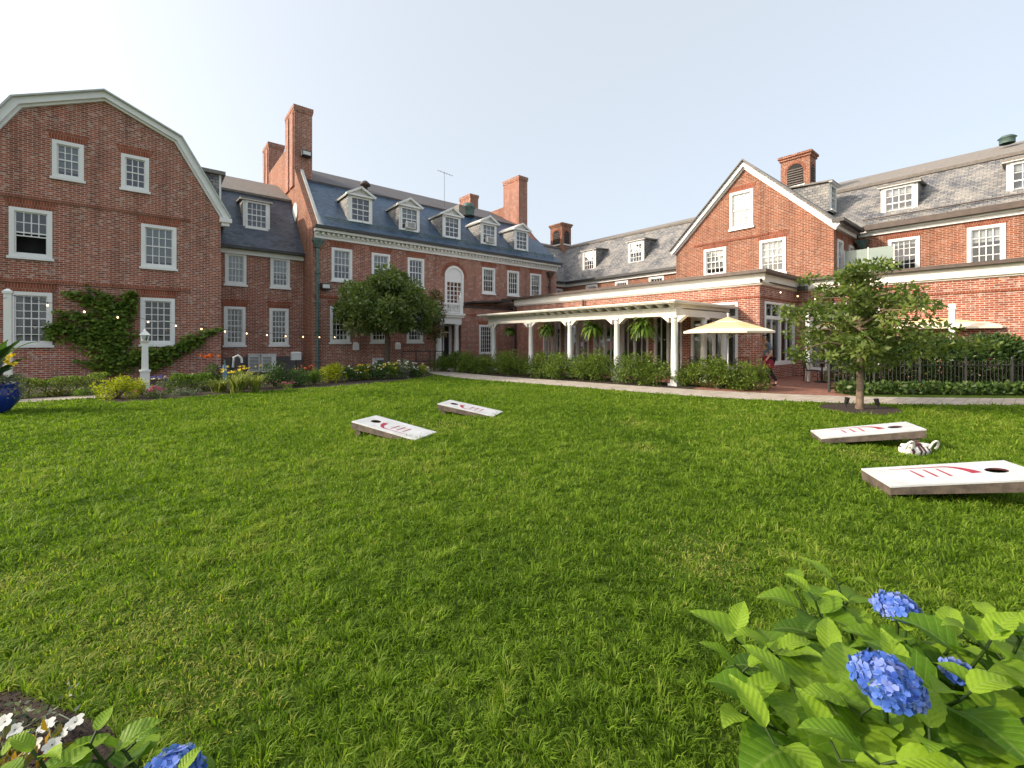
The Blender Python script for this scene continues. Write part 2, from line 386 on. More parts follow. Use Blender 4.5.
def unit(a): return a / np.maximum(np.linalg.norm(a, axis=1, keepdims=True), 1e-9)
def leaves(name, pos, direc, size, mat, parent=None, seed=0, aspect=.5, tone=None, origin=None, fold=.18, jitter=.6, face=None):
    """one folded rhombic leaf per position, growing along direc"""
    rg = np.random.default_rng(seed); n = len(pos)
    d = unit(direc + rg.normal(0, jitter, (n, 3)))
    s_ = unit(np.cross(d, rg.normal(0, 1, (n, 3)) if face is None else np.array(face) + rg.normal(0, .45, (n, 3)))); nn = np.cross(d, s_)
    L = (size * rg.uniform(.65, 1.3, n))[:, None]; W = L * aspect * .5
    p0 = pos; p2 = pos + d * L - nn * L * .12
    p1 = pos + d * L * .45 + s_ * W + nn * L * fold * .5; p3 = pos + d * L * .45 - s_ * W + nn * L * fold * .5
    v = np.stack([p0, p1, p2, p3], 1).reshape(-1, 3); f = np.arange(n * 4).reshape(-1, 4)
    if tone is None: tone = rg.beta(2, 2.4, n)
    return rawmesh(name, v, f, mat, parent, np.repeat(tone, 4), origin)

def clumps(rg, centers, radii, per, flat=1.0, shell=.55):
    """leaf positions in clumps around centers; returns positions, outward directions, clump index"""
    n = len(centers); idx = np.repeat(np.arange(n), per)
    d = unit(rg.normal(0, 1, (n * per, 3))); r = rg.uniform(shell, 1.05, n * per) ** .7
    off = d * (r * np.asarray(radii)[idx])[:, None]; off[:, 2] *= flat
    return np.asarray(centers)[idx] + off, d, idx

def catmull(P, n=8):
    P = [np.array(p, float) for p in P]; Q = [2 * P[0] - P[1]] + P + [2 * P[-1] - P[-2]]; out_ = []
    for i in range(1, len(Q) - 2):
        for k in range(n):
            t_ = k / n; a, b_, c, d = Q[i - 1], Q[i], Q[i + 1], Q[i + 2]
            out_.append(.5 * (2 * b_ + (c - a) * t_ + (2 * a - 5 * b_ + 4 * c - d) * t_ ** 2 + (3 * b_ - a - 3 * c + d) * t_ ** 3))
    return out_ + [P[-1]]
def inpoly(x, y, poly):
    r = np.zeros(len(x), bool); n = len(poly)
    for i in range(n):
        x0, y0 = poly[i]; x1, y1 = poly[(i + 1) % n]
        c = ((y0 > y) != (y1 > y)) & (x < (x1 - x0) * (y - y0) / ((y1 - y0) or 1e-9) + x0); r ^= c
    return r
CS, SN = math.cos(R(YAW)), math.sin(R(YAW))

# ------------------------------------------------------------------ ground
PATH_NEAR = [tuple(p) for p in catmull([(19.2, -4), (17.5, -1.5), (15.8, .25), (13.2, 2.8), (11.5, 5.9), (10.6, 10.3), (9.7, 14.5), (9.9, 17.6), (10.8, 20), (11.4, 21.98)])]
PATH_FAR = [tuple(p) for p in catmull([(21.2, -4), (19.5, -1.5), (17.7, .27), (14.9, 3.1), (13.1, 6.5), (12.0, 11.5), (11.3, 15), (11.4, 17.6), (12.4, 19.4), (13.65, 20.8)])]
BED_EDGE = [(-9, 16.85), (-.95, 16.85), (-.95, 15.0), (-.6, 14.5), (0, 14.4), (1.5, 14.7), (3.6, 14.9), (5, 14.9), (6.8, 15.3), (8.6, 16.1), (9.6, 16.9)]
def sheet(name, poly, z, mat, bumpy=False):
    mb = MB(); loops = [[Vector((x, y, 0)) for x, y in poly]]
    mb.mesh([(x, y, z) for x, y in poly], tessellate_polygon(loops))
    return tag(mb.build(name, [mat], loc=(poly[0][0], poly[0][1], z)), kind='structure')
mb = MB(); mb.face([(-400, -400, 0), (400, -400, 0), (400, 400, 0), (-400, 400, 0)]); tag(mb.build('ground', ['soil']), kind='structure')
sheet('patio', [(13.9, 21), (13.9, 8), (13.1, 6.6), (14.9, 3.15), (15.5, 3.9), (19.4, .6), (22.5, -2.2), (23, -2.2), (23, 21)], .004, 'brick_paving')
sheet('garden_bed', [(-9, 22.2)] + BED_EDGE + [(9.7, 17.6), (10.6, 20), (11.2, 22.2), (6, 23.9), (2, 23.9)], .008, 'mulch')
sheet('pergola_bed', [p for p in PATH_FAR if 6.6 < p[1] < 19.5] + [(14.5, 20), (14.5, 9), (14.3, 7.2)], .012, 'mulch')
sheet('path', PATH_NEAR + PATH_FAR[::-1], .016, 'path_pavers')
sheet('side_path', [(-9, 15.95), (-.95, 15.95), (-.95, 16.85), (-9, 16.85)], .012, 'path_pavers')
TREE2 = (12.25, 2.58)
sheet('tree_pit', [(TREE2[0] + .95 * math.cos(k / 20 * 6.283) * (1 + .1 * math.sin(k * 2.2)), TREE2[1] + .75 * math.sin(k / 20 * 6.283)) for k in range(20)], .012, 'mulch')
FRONT_BED = [(-.95, 3.2), (-.45, 2.86), (-.12, 2.35), (-.02, 1.9), (.1, 1.2), (.2, .4), (-3, .4), (-3, 3.6)]
sheet('front_bed', FRONT_BED, .012, 'mulch')
CORNER_BED = [(1.98 + .45 * math.cos(k / 16 * 6.283), .2 + .40 * math.sin(k / 16 * 6.283)) for k in range(16)]
sheet('corner_bed', CORNER_BED, .012, 'mulch')

# ------------------------------------------------------------------ windows and roofs
def window(root, fr, u0, u1, z0, z1, cols=3, rows=4, blind=.0, sill=True, lintel=.30, casing=.12, opened=False, ac=False, curtain=False, name='window', dark=.45, mid=True):
    u0, u1 = min(u0, u1), max(u0, u1)
    w = MB(); c = casing; zm = (z0 + z1) / 2
    iu0, iu1, iz0, iz1 = u0 + c, u1 - c, z0 + c * .8, z1 - c
    for a in ((u0, u1, iz1, z1), (u0, u1, z0, iz0), (u0, iu0, iz0, iz1), (iu1, u1, iz0, iz1)): w.fbox(fr, *a, -.10, .035)
    s_ = .035                                                     # sash stiles
    for a in ((iu0, iu0 + s_, iz0, iz1), (iu1 - s_, iu1, iz0, iz1), (iu0 + s_, iu1 - s_, iz1 - s_, iz1), (iu0 + s_, iu1 - s_, iz0, iz0 + s_ + .01)): w.fbox(fr, *a, -.088, -.03)
    if mid: w.fbox(fr, iu0 + s_, iu1 - s_, zm - .022, zm + .022, -.086, -.025)
    gz0 = zm + .02 if opened else iz0 + s_
    gu0, gu1, gz1 = iu0 + s_, iu1 - s_, iz1 - s_
    if opened:
        w.fbox(fr, gu0, gu1, zm - .13, zm - .095, -.084, -.028)
    for i in range(1, cols): 
        x = gu0 + (gu1 - gu0) * i / cols; w.fbox(fr, x - .013, x + .013, gz0 if not opened else zm - .1, gz1, -.072, -.04)
    for j in range(1, rows):
        z = iz0 + (iz1 - iz0) * j / rows
        if abs(z - zm) < .05 and mid or z < gz0: continue
        w.fbox(fr, gu0, gu1, z - .013, z + .013, -.070, -.042)
    # dark room behind
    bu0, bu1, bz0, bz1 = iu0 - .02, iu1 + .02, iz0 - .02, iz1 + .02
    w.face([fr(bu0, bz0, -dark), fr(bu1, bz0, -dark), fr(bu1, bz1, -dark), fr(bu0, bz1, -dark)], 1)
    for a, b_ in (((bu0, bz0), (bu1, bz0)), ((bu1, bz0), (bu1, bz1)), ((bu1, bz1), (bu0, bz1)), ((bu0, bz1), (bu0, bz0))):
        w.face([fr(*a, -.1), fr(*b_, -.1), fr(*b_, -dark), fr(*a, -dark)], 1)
    wo = w.build(name, ['white_paint', 'room_dark'], root)
    g = MB(); g.face([fr(gu0, gz0, -.056), fr(gu1, gz0, -.056), fr(gu1, gz1, -.056), fr(gu0, gz1, -.056)]); g.build('pane', ['glass'], wo)
    if blind > 0:
        zb = gz1 - (gz1 - iz0) * blind; q = MB(); q.fbox(fr, iu0, iu1, max(zb, gz0 if opened else zb), iz1, -.125, -.118); q.build('blind', ['blind_cloth'], wo)
    if curtain:
        q = MB()
        for a0, a1 in ((iu0, iu0 + (iu1 - iu0) * .30), (iu1 - (iu1 - iu0) * .30, iu1)):
            k = 8
            for i in range(k):
                x0, x1 = a0 + (a1 - a0) * i / k, a0 + (a1 - a0) * (i + 1) / k
                q.face([fr(x0, iz0, -.14 - .03 * (i % 2)), fr(x1, iz0, -.14 - .03 * ((i + 1) % 2)), fr(x1, iz1, -.14 - .03 * ((i + 1) % 2)), fr(x0, iz1, -.14 - .03 * (i % 2))])
        q.build('curtain', ['curtain_cloth'], wo)
    if sill:
        q = MB(); q.fbox(fr, u0 - .05, u1 + .05, z0 - .09, z0 - .002, -.06, .085); q.build('sill', ['white_paint'], wo)
    if lintel:
        q = MB(); zt = z1 + .003
        A = [fr(u0 - .03, zt, .012), fr(u1 + .03, zt, .012), fr(u1 + .15, zt + lintel, .012), fr(u0 - .15, zt + lintel, .012)]
        B = [fr(u0 - .03, zt, -.02), fr(u1 + .03, zt, -.02), fr(u1 + .15, zt + lintel, -.02), fr(u0 - .15, zt + lintel, -.02)]
        q.prism(B, A); q.build('lintel', ['brick_arch'], wo)
    if ac:
        q = MB(); um = (iu0 + iu1) / 2; q.fbox(fr, um - .24, um + .24, iz0 + .02, iz0 + .36, -.02, .22)
        for k in range(6): q.fbox(fr, um - .21, um + .21, iz0 + .06 + k * .047, iz0 + .08 + k * .047, .22, .226, 1)
        q.build('air_conditioner', ['ac_metal', 'dark_metal'], wo)
    return wo

def slab(mb, A, B, C_, D_, t=.12, mat=0):
    """roof plane from four corners, thickened downwards along its normal"""
    A, B, C_, D_ = map(Vector, (A, B, C_, D_)); n = (B - A).cross(D_ - A).normalized()
    if n.z < 0: n = -n
    mb.prism([p - n * t for p in (A, B, C_, D_)], [A, B, C_, D_], mat)

def dormer(root, fr, u0, u1, z0, z1, back, pediment=True, cols=3, rows=4, ac=False, cheek='slate_grey', blind=0, rise=.42):
    """roof dormer with a face plane fr; back(z) gives how far the roof lies behind the face at height z"""
    u0, u1 = min(u0, u1), max(u0, u1)
    a, b_ = u0 - .10, u1 + .10; zt = z1 + .10; um = (a + b_) / 2
    d = MB()
    d.wall(fr, rect(a, b_, z0 - .10, zt), [rect(u0, u1, z0, z1)], .1, 0)
    for u in (a, b_):
        d.face([fr(u, z0 - .1, 0), fr(u, zt, 0), fr(u, zt, -back(zt) - .1), fr(u, z0 - .1, -max(0, back(z0 - .1)) - .1)], 1)
    if pediment:
        e = .14; zr = zt + rise; f_ = .16; L = -back(zr) - .3
        d.face([fr(a, zt, .0), fr(b_, zt, .0), fr(um, zr - .06, .0)], 0)
        for sgn, ue in ((-1, a - e), (1, b_ + e)):
            P = [fr(ue, zt - .02, f_), fr(um, zr, f_), fr(um, zr, L), fr(ue, zt - .02, L)]
            slab(d, *P, t=.09, mat=2)
            d.beam(fr(ue, zt - .05, f_ + .012), fr(um, zr - .04, f_ + .012), .05, .11, 0)
        d.fbox(fr, a - e, b_ + e, zt - .09, zt, .0, f_, 0)
    else:
        e = .12; P = [fr(a - e, zt + .02, .16), fr(b_ + e, zt + .02, .16), fr(b_ + e, zt + .16, -back(zt + .16) - .3), fr(a - e, zt + .16, -back(zt + .16) - .3)]
        slab(d, *P, t=.07, mat=2); d.fbox(fr, a - e + .005, b_ + e - .005, zt - .08, zt + .005, .0, .15, 0)
    do = d.build('dormer', ['white_paint', cheek, 'stone_trim' if pediment else 'roof_shingle'], root)
    # the window of the dormer is a sub-part: frame, bars, pane and dark room in one mesh
    w = MB(); c = .09; zm = (z0 + z1) / 2; iu0, iu1, iz0, iz1 = u0 + c, u1 - c, z0 + c, z1 - c
    for q in ((u0, u1, iz1, z1), (u0, u1, z0, iz0), (u0, iu0, iz0, iz1), (iu1, u1, iz0, iz1)): w.fbox(fr, *q, -.06, .04)
    w.fbox(fr, iu0, iu1, zm - .025, zm + .025, -.05, .0)
    for i in range(1, cols): x = iu0 + (iu1 - iu0) * i / cols; w.fbox(fr, x - .014, x + .014, iz0, iz1, -.04, -.008)
    for j in range(1, rows):
        z = iz0 + (iz1 - iz0) * j / rows
        if abs(z - zm) > .05: w.fbox(fr, iu0, iu1, z - .014, z + .014, -.039, -.009)
    w.fbox(fr, u0 - .03, u1 + .03, z0 - .06, z0 - .002, -.02, .09)
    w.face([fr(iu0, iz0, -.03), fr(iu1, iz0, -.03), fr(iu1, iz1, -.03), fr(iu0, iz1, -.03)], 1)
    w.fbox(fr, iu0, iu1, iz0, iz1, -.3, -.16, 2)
    if blind: w.fbox(fr, iu0, iu1, iz1 - (iz1 - iz0) * blind, iz1, -.1, -.09, 3)
    w.build('window', ['white_paint', 'glass', 'room_dark', 'blind_cloth'], do)
    if ac:
        q = MB(); q.fbox(fr, um - .27, um + .27, iz0, iz0 + .36, .0, .24); q.lathe((0, 0, 0), [(.001, 0)], 3) if False else None
        for k in range(5): q.fbox(fr, um - .22, um + .22, iz0 + .05 + k * .055, iz0 + .075 + k * .055, .24, .246, 1)
        q.build('air_conditioner', ['ac_metal', 'dark_metal'], do)
    return do

def chimney(root, x0, x1, y0, y1, z0, z1, groove=True, mat='brick'):
    c = MB(); c.box((x0, y0, z0), (x1, y1, z1 - .32))
    c.box((x0 - .03, y0 - .03, z1 - .32), (x1 + .03, y1 + .03, z1 - .2)); c.box((x0 - .055, y0 - .055, z1 - .2), (x1 + .055, y1 + .055, z1))
    if groove:
        ym = (y0 + y1) / 2; c.box((x0 - .06, y0 + .12, z0), (x0, ym - .15, z1 - .4)); c.box((x0 - .06, ym + .15, z0), (x0, y1 - .12, z1 - .4))
    return c.build('chimney', [mat], root)

# ---- gambrel building on the left
G_ = thing('gambrel_building', 'brick building with gambrel gable, white trim and climbing ivy, standing beside the lamp post', 'building', (-1.3, 22, 0))
fr = FY(22.0)
gw = [(-3.65, -2.64, 4.38, 6.03, 4, 4, dict(opened=True, blind=.0)), (-.28, .80, 4.38, 6.03, 4, 4, dict(blind=.9)),
      (-3.65, -2.64, 1.38, 3.19, 4, 6, dict(blind=.0, curtain=True)), (-.30, .75, 1.38, 3.19, 4, 6, dict(curtain=False)),
      (-2.65, -1.85, 7.27, 8.57, 3, 4, dict(blind=.85)), (-.85, -.04, 7.27, 8.57, 3, 4, dict(blind=.0))]
prof = [(-4.88, 0), (2.28, 0), (2.28, 7.15), (.9, 9.60), (-1.3, 10.60), (-3.5, 9.60), (-4.88, 7.15)]
mb = MB(); mb.wall(fr, prof, [rect(*g[:4]) for g in gw])
mb.face([(2.28, 22, 0), (2.28, 34, 0), (2.28, 34, 7.15), (2.28, 22, 7.15)]); mb.face([(-4.88, 22, 0), (-4.88, 34, 0), (-4.88, 34, 7.15), (-4.88, 22, 7.15)])
mb.face([(u, 34, z) for u, z in prof]); mb.build('wall', ['brick'], G_)
for u0, u1, z0, z1, c, r, kw in gw: window(G_, fr, u0, u1, z0, z1, c, r, **kw)
mb = MB()
ro = [(2.62, 6.72), (.98, 9.66), (-1.3, 10.70), (-3.58, 9.66), (-5.22, 6.72)]
for (a, za), (b_, zb) in zip(ro[:-1], ro[1:]): slab(mb, (a, 21.9, za), (b_, 21.9, zb), (b_, 34.2, zb), (a, 34.2, za), .1)
mb.build('roof', ['slate_grey'], G_)
mb = MB()
rake(mb, ro, fr, ((.0, .05, .30, .105, 1), (.0505, .25, .20, .004, 0), (.2505, .33, .10, .004, 0)))
for sx in (2.22, -5.25): mb.box((sx, 21.65, 6.46), (sx + .42, 21.99, 6.64)); mb.box((sx + .06, 21.72, 6.32), (sx + .34, 21.99, 6.46))
mb.build('rake_trim', ['white_paint', 'weathered_trim'], G_)
for z in (6.36, 3.50):
    mb = MB(); mb.fbox(fr, -4.87, 1.25, z, z + .10, .0, .045); mb.build('string_course', ['brick_arch'], G_)
mb = MB(); mb.fbox(fr, -4.87, 2.27, 0, .62, .0, .05); mb.build('plinth', ['brick'], G_)
# shed dormer on the hidden slope, its cheek shows over the verge
mb = MB(); mb.box((1.0, 23.0, 7.0), (2.32, 24.6, 8.78), 0); mb.box((2.32, 22.98, 7.0), (2.40, 24.62, 8.80), 1); mb.box((.7, 22.85, 8.80), (2.55, 24.75, 8.95), 2)
mb.build('dormer', ['slate_grey', 'white_paint', 'roof_shingle'], G_)

# ---- set-back link between the gambrel building and the long block
L_ = thing('link_building', 'narrow brick link with slate mansard between gambrel building and long block', 'building', (4.3, 23.7, 0))
fr = FY(23.7)
lw = [(2.61, 3.46, 4.12, 5.56, 4, 4, dict(blind=.95)), (4.46, 5.32, 4.12, 5.56, 4, 4, dict(blind=.6)), (2.57, 3.42, 1.31, 3.09, 4, 6, dict(curtain=True)), (4.42, 5.26, 1.31, 3.09, 4, 6, {})]
mb = MB(); mb.wall(fr, rect(2.3, 5.94, 0, 5.75), [rect(*g[:4]) for g in lw]); mb.build('wall', ['brick'], L_)
for u0, u1, z0, z1, c, r, kw in lw: window(L_, fr, u0, u1, z0, z1, c, r, **kw)
mb = MB(); slab(mb, (2.3, 23.42, 5.85), (5.93, 23.42, 5.85), (5.93, 26.3, 9.2), (2.3, 26.3, 9.2)); mb.build('roof', ['slate_dark'], L_)
mb = MB(); slab(mb, (2.3, 26.1, 9.2), (5.93, 26.1, 9.2), (5.93, 29.5, 10.9), (2.3, 29.5, 10.9)); slab(mb, (2.3, 29.5, 10.9), (5.93, 29.5, 10.9), (5.93, 35, 6), (2.3, 35, 6)); mb.build('upper_roof', ['roof_shingle'], L_)
mb = MB(); mb.fbox(fr, 2.3, 5.93, 5.52, 5.74, .0, .12, 0); mb.fbox(fr, 2.3, 5.93, 5.74, 5.86, .0, .38, 1); mb.build('cornice', ['white_paint', 'dark_metal'], L_)
dormer(L_, FY(24.45), 3.53, 4.48, 7.0, 8.3, lambda z: (z - 5.85) / 3.35 * 2.88 + 23.42 - 24.45, pediment=False, cols=4, rows=4)
mb = MB(); mb.fbox(fr, 2.62, 5.9, 0, .75, .0, .04); mb.build('plinth', ['dark_shingle'], L_)

# ---- long block with five dormers
C_ = thing('long_block', 'long two storey brick block with sky-tinted slate roof, five dormers and tall chimneys', 'building', (14, 22, 0))
fr = FY(22.0)
up = [6.79, 8.79, 10.8, 15.79, 17.79, 19.79]
cw = []
for i, u in enumerate(up): cw.append((u, u + 1.0, 4.47, 6.07, 4, 4, dict(blind=(.55, .5, .0, .3, 0, .4)[i])))
for i, u in enumerate((6.72, 8.74, 10.75)): cw.append((u, u + .97, 1.44, 3.2, 4, 6, dict(curtain=i != 1)))
arch_u0, arch_u1 = 13.16, 14.40; am = (arch_u0 + arch_u1) / 2; ar = (arch_u1 - arch_u0) / 2
arch = [(arch_u0, 3.35), (arch_u1, 3.35), (arch_u1, 5.25)] + [(am + ar * math.cos(t), 5.25 + ar * math.sin(t)) for t in np.linspace(0, math.pi, 15)[1:-1]] + [(arch_u0, 5.25)]
mb = MB(); mb.wall(fr, rect(5.94, 22.3, 0, 6.5), [rect(*g[:4]) for g in cw] + [arch])
mb.face([(22.3, 22, 0), (22.3, 37, 0), (22.3, 37, 6.9), (22.3, 33.6, 10.2), (22.3, 25.4, 10.2), (22.3, 22, 6.9)]); mb.build('wall', ['brick'], C_)
for u0, u1, z0, z1, c, r, kw in cw: window(C_, fr, u0, u1, z0, z1, c, r, **kw)
# arched window over the portico: white fan panel, small panes below
mb = MB(); pts = [(am + r_ * math.cos(t), 5.25 + r_ * math.sin(t)) for r_ in (ar,) for t in np.linspace(0, math.pi, 15)]
mb.prism([fr(u, z, -.1) for u, z in pts], [fr(u, z, .0) for u, z in pts], 0)
for i in range(14):
    t0, t1 = np.linspace(0, math.pi, 15)[i:i + 2]; q = [(am + r_ * math.cos(t), 5.25 + r_ * math.sin(t)) for r_, t in ((ar - .1, t0), (ar + .04, t0), (ar + .04, t1), (ar - .1, t1))]
    mb.prism([fr(u, z, 0) for u, z in q], [fr(u, z, .06) for u, z in q], 0)
mb.fbox(fr, arch_u0, arch_u1, 4.95, 5.25, -.1, .0); mb.fbox(fr, arch_u0 - .02, arch_u0 + .12, 3.35, 5.25, -.1, .05); mb.fbox(fr, arch_u1 - .12, arch_u1 + .02, 3.35, 5.25, -.1, .05)
for i in range(5): x = arch_u0 + .12 + (arch_u1 - arch_u0 - .24) * i / 4; mb.fbox(fr, x - .02, x + .02, 3.35, 4.95, -.09, -.02)
for j in range(7): z = 3.4 + j * .26; mb.fbox(fr, arch_u0 + .12, arch_u1 - .12, z - .02, z + .02, -.088, -.022)
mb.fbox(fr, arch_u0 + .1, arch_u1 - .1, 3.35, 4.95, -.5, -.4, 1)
ao = mb.build('arched_window', ['white_paint', 'room_dark'], C_)
mb = MB(); mb.face([fr(arch_u0 + .1, 3.35, -.06), fr(arch_u1 - .1, 3.35, -.06), fr(arch_u1 - .1, 4.95, -.06), fr(arch_u0 + .1, 4.95, -.06)]); mb.build('pane', ['glass'], ao)
mb = MB()
for i in range(16):
    t0, t1 = np.linspace(-.05, math.pi + .05, 17)[i:i + 2]; q = [(am + r_ * math.cos(t), 5.25 + r_ * math.sin(t)) for r_, t in ((ar + .05, t0), (ar + .27, t0), (ar + .27, t1), (ar + .05, t1))]
    mb.prism([fr(u, z, -.02) for u, z in q], [fr(u, z, .014) for u, z in q], 0)
mb.build('brick_arch', ['brick_arch'], ao)
# gable end with parapet between twin chimneys
end = [(22.003, 0), (22.003, 6.95), (25.46, 10.75), (25.5, 12.4), (33.6, 12.4), (33.64, 10.75), (37, 6.95), (37, 0)]
for nm, x in (('gable_wall', 5.94), ('far_gable_wall', 21.9)):
    mb = MB(); A = [(x, y, z) for y, z in end]; B = [(x + .42, y, z) for y, z in end]
    if nm == 'gable_wall': mb.prism(A, B)
    else:
        A = [(x, y, max(z, 6.9) - .15) for y, z in end[1:7]]; B = [(x + .42, y, z - .15) for y, z in end[1:7]]; mb.prism(A, B)
    mb.build('gable_wall', ['brick_sun_orange'], C_)
mb = MB()
for (y0, z0), (y1, z1) in ((end[1], end[2]), (end[3], end[4]), (end[5], end[6])): mb.beam((6.29, y0, z0 + .03), (6.29, y1, z1 + .03), .15, .06, 0)
mb.build('coping', ['stone_trim'], C_)
mb = MB(); rv = [(25.15 + .47 * math.cos(t), 8.3 + .50 * math.sin(t)) for t in np.linspace(0, 6.283, 25)[:-1]]
mb.prism([(5.95, y, z) for y, z in rv], [(5.88, y, z) for y, z in rv]); mb.build('round_window', ['white_paint'], C_)
for (x0, x1) in ((5.92, 6.82), (21.7, 22.56)):
    chimney(C_, x0, x1, 25.4, 27.3, 9.8, 14.15, x0 < 10); chimney(C_, x0, x1, 32, 33.7, 9.8, 14.45, x0 < 10)
mb = MB(); slab(mb, (6.36, 21.62, 6.92), (22.45, 21.62, 6.92), (22.45, 25.45, 10.25), (6.36, 25.45, 10.25), .14)
slab(mb, (6.36, 33.6, 10.2), (22.45, 33.6, 10.2), (22.45, 37.2, 6.9), (6.36, 37.2, 6.9), .14); mb.build('roof', ['slate_sky_tint'], C_)
mb = MB(); slab(mb, (6.36, 25.3, 10.27), (22.5, 25.3, 10.27), (22.5, 29.5, 12.35), (6.36, 29.5, 12.35), .16); slab(mb, (6.36, 29.5, 12.35), (22.5, 29.5, 12.35), (22.5, 33.7, 10.25), (6.36, 33.7, 10.25), .16); mb.build('upper_roof', ['dark_shingle'], C_)
mb = MB(); mb.fbox(fr, 6.0, 22.3, 6.42, 6.55, .0, .07); mb.fbox(fr, 6.0, 22.35, 6.55, 6.62, .0, .12); mb.fbox(fr, 5.98, 22.4, 6.72, 6.84, .0, .34)
mb.fbox(fr, 6.0, 22.35, 6.62, 6.72, .0, .10)
u = 6.05
while u < 22.2: mb.fbox(fr, u, u + .11, 6.60, 6.715, .10, .22); u += .24
mb.build('cornice', ['white_paint'], C_)
mb = MB(); mb.fbox(fr, 5.96, 22.45, 6.845, 6.98, .20, .46); mb.build('gutter', ['dark_metal'], C_)
# snow guard rail along the eaves
mb = MB()
for k in range(2): mb.tube([(6.5, 22.05 + k * .12, 7.5 + k * .11 - .07), (22.2, 22.05 + k * .12, 7.5 + k * .11 - .07)], .02, 6)
for i in range(20): mb.beam((6.8 + i * .8, 22.0, 7.26), (6.8 + i * .8, 22.2, 7.62), .03, .03)
mb.build('snow_guard', ['copper_green'], C_)
mb = MB(); mb.fbox(fr, 5.94, 12.0, 3.58, 3.68, .0, .04); mb.build('string_course', ['brick_arch'], C_)
mb = MB(); mb.fbox(fr, 5.96, 12.0, 0, .85, .0, .05); mb.build('plinth', ['brick'], C_)
for i in range(5):
    u = 7.84 + i * 2.75; dormer(C_, FY(22.42), u, u + 1.06, 7.64, 8.92, lambda z: (z - 6.92) / 3.33 * 3.83 + 21.62 - 22.42, ac=i in (1, 3), cheek='slate_grey', blind=(.0, .5, .2, .55, .3)[i])
mb = MB(); mb.lathe((10.0, 26.0, 10.4), [(.14, 0), (.14, .45), (.30, .47), (.30, .58), (.12, .75), (0, .78)], 14); mb.build('roof_vent', ['copper_brown'], C_)
mb = MB(); mb.lathe((17.0, 25.3, 10.15), [(.42, 0), (.42, .5), (.5, .55), (.34, .85), (0, .95)], 14); mb.box((16.1, 25.1, 10.1), (16.65, 25.7, 10.75), 1); mb.build('roof_ventilator', ['copper_green', 'roof_shingle'], C_)
mb = MB(); mb.tube([(15.8, 26.5, 10.5), (15.8, 26.5, 13.3)], .014, 6); mb.tube([(15.4, 26.7, 13.35), (16.3, 26.25, 13.05)], .012, 6)
for k in range(6): f_ = k / 5; x, y = 15.4 + .9 * f_, 26.7 - .45 * f_; mb.tube([(x - .08, y - .16, 13.35 - .3 * f_), (x + .08, y + .16, 13.35 - .3 * f_)], .008, 5)
mb.build('antenna', ['dark_metal'], C_)
def downspout(root, x, y, z0, z1, mat, r=.07):
    d = MB(); d.tube([(x, y - .12, z0), (x, y - .12, z1)], r, 10); d.prism([(x - .1, y - .22, z1), (x + .1, y - .22, z1), (x + .1, y - .02, z1), (x - .1, y - .02, z1)], [(x - .24, y - .3, z1 + .3), (x + .24, y - .3, z1 + .3), (x + .24, y - .01, z1 + .3), (x - .24, y - .01, z1 + .3)])
    d.box((x - .26, y - .32, z1 + .3), (x + .26, y - .01, z1 + .38))
    for z in np.arange(z0 + .4, z1, 1.4): d.box((x - .11, y - .21, z), (x + .11, y - .004, z + .06))
    return d.build('downspout', [mat], root)
downspout(C_, 6.12, 22, .1, 5.95, 'copper_green'); downspout(C_, 21.55, 22, 3.4, 5.9, 'copper_brown')
def flood(root, p, s_=1.0):
    d = MB(); x, y, z = p; d.box((x - .2 * s_, y - .34 * s_, z - .14), (x + .2 * s_, y - .06, z + .14)); d.box((x - .05, y - .1, z - .05), (x + .05, y - .002, z + .05)); d.box((x - .16 * s_, y - .36 * s_, z - .10), (x + .16 * s_, y - .345 * s_, z + .08), 1)
    return d.build('floodlight', ['dark_metal', 'ac_metal'], root)
flood(C_, (6.45, 22, 4.12)); flood(C_, (6.45, 25.4, 11.55), 1.2)
for x in (7.95, 10.2):
    mb = MB(); mb.box((x - .13, 21.82, 1.05), (x + .13, 21.998, 1.32)); mb.prism([(x - .13, 21.82, 1.32), (x + .13, 21.82, 1.32), (x + .13, 21.998, 1.32), (x - .13, 21.998, 1.32)], [(x - .09, 21.9, 1.42), (x + .09, 21.9, 1.42), (x + .09, 21.998, 1.42), (x - .09, 21.998, 1.42)]); mb.build('wall_vent', ['white_paint'], C_)
mb = MB(); mb.box((8.8, 21.55, .0), (9.5, 21.94, .62)); mb.box((8.9, 21.535, .25), (9.4, 21.548, .52), 1); mb.build('meter_box', ['ac_metal', 'dark_shingle'], C_)
# entrance door below the balcony
mb = MB(); dfr = FY(21.98)
for a in ((12.45, 12.62, 0, 2.35), (13.38, 13.55, 0, 2.35), (12.45, 13.55, 2.35, 2.55), (12.62, 13.38, 1.95, 2.03), (12.97, 13.03, 0, 2.35)): mb.fbox(dfr, *a, -.0, .08)
mb.fbox(dfr, 12.62, 13.38, 0.0, 2.35, .0, .03, 1); mb.build('entrance_door', ['white_paint', 'room_dark'], C_)

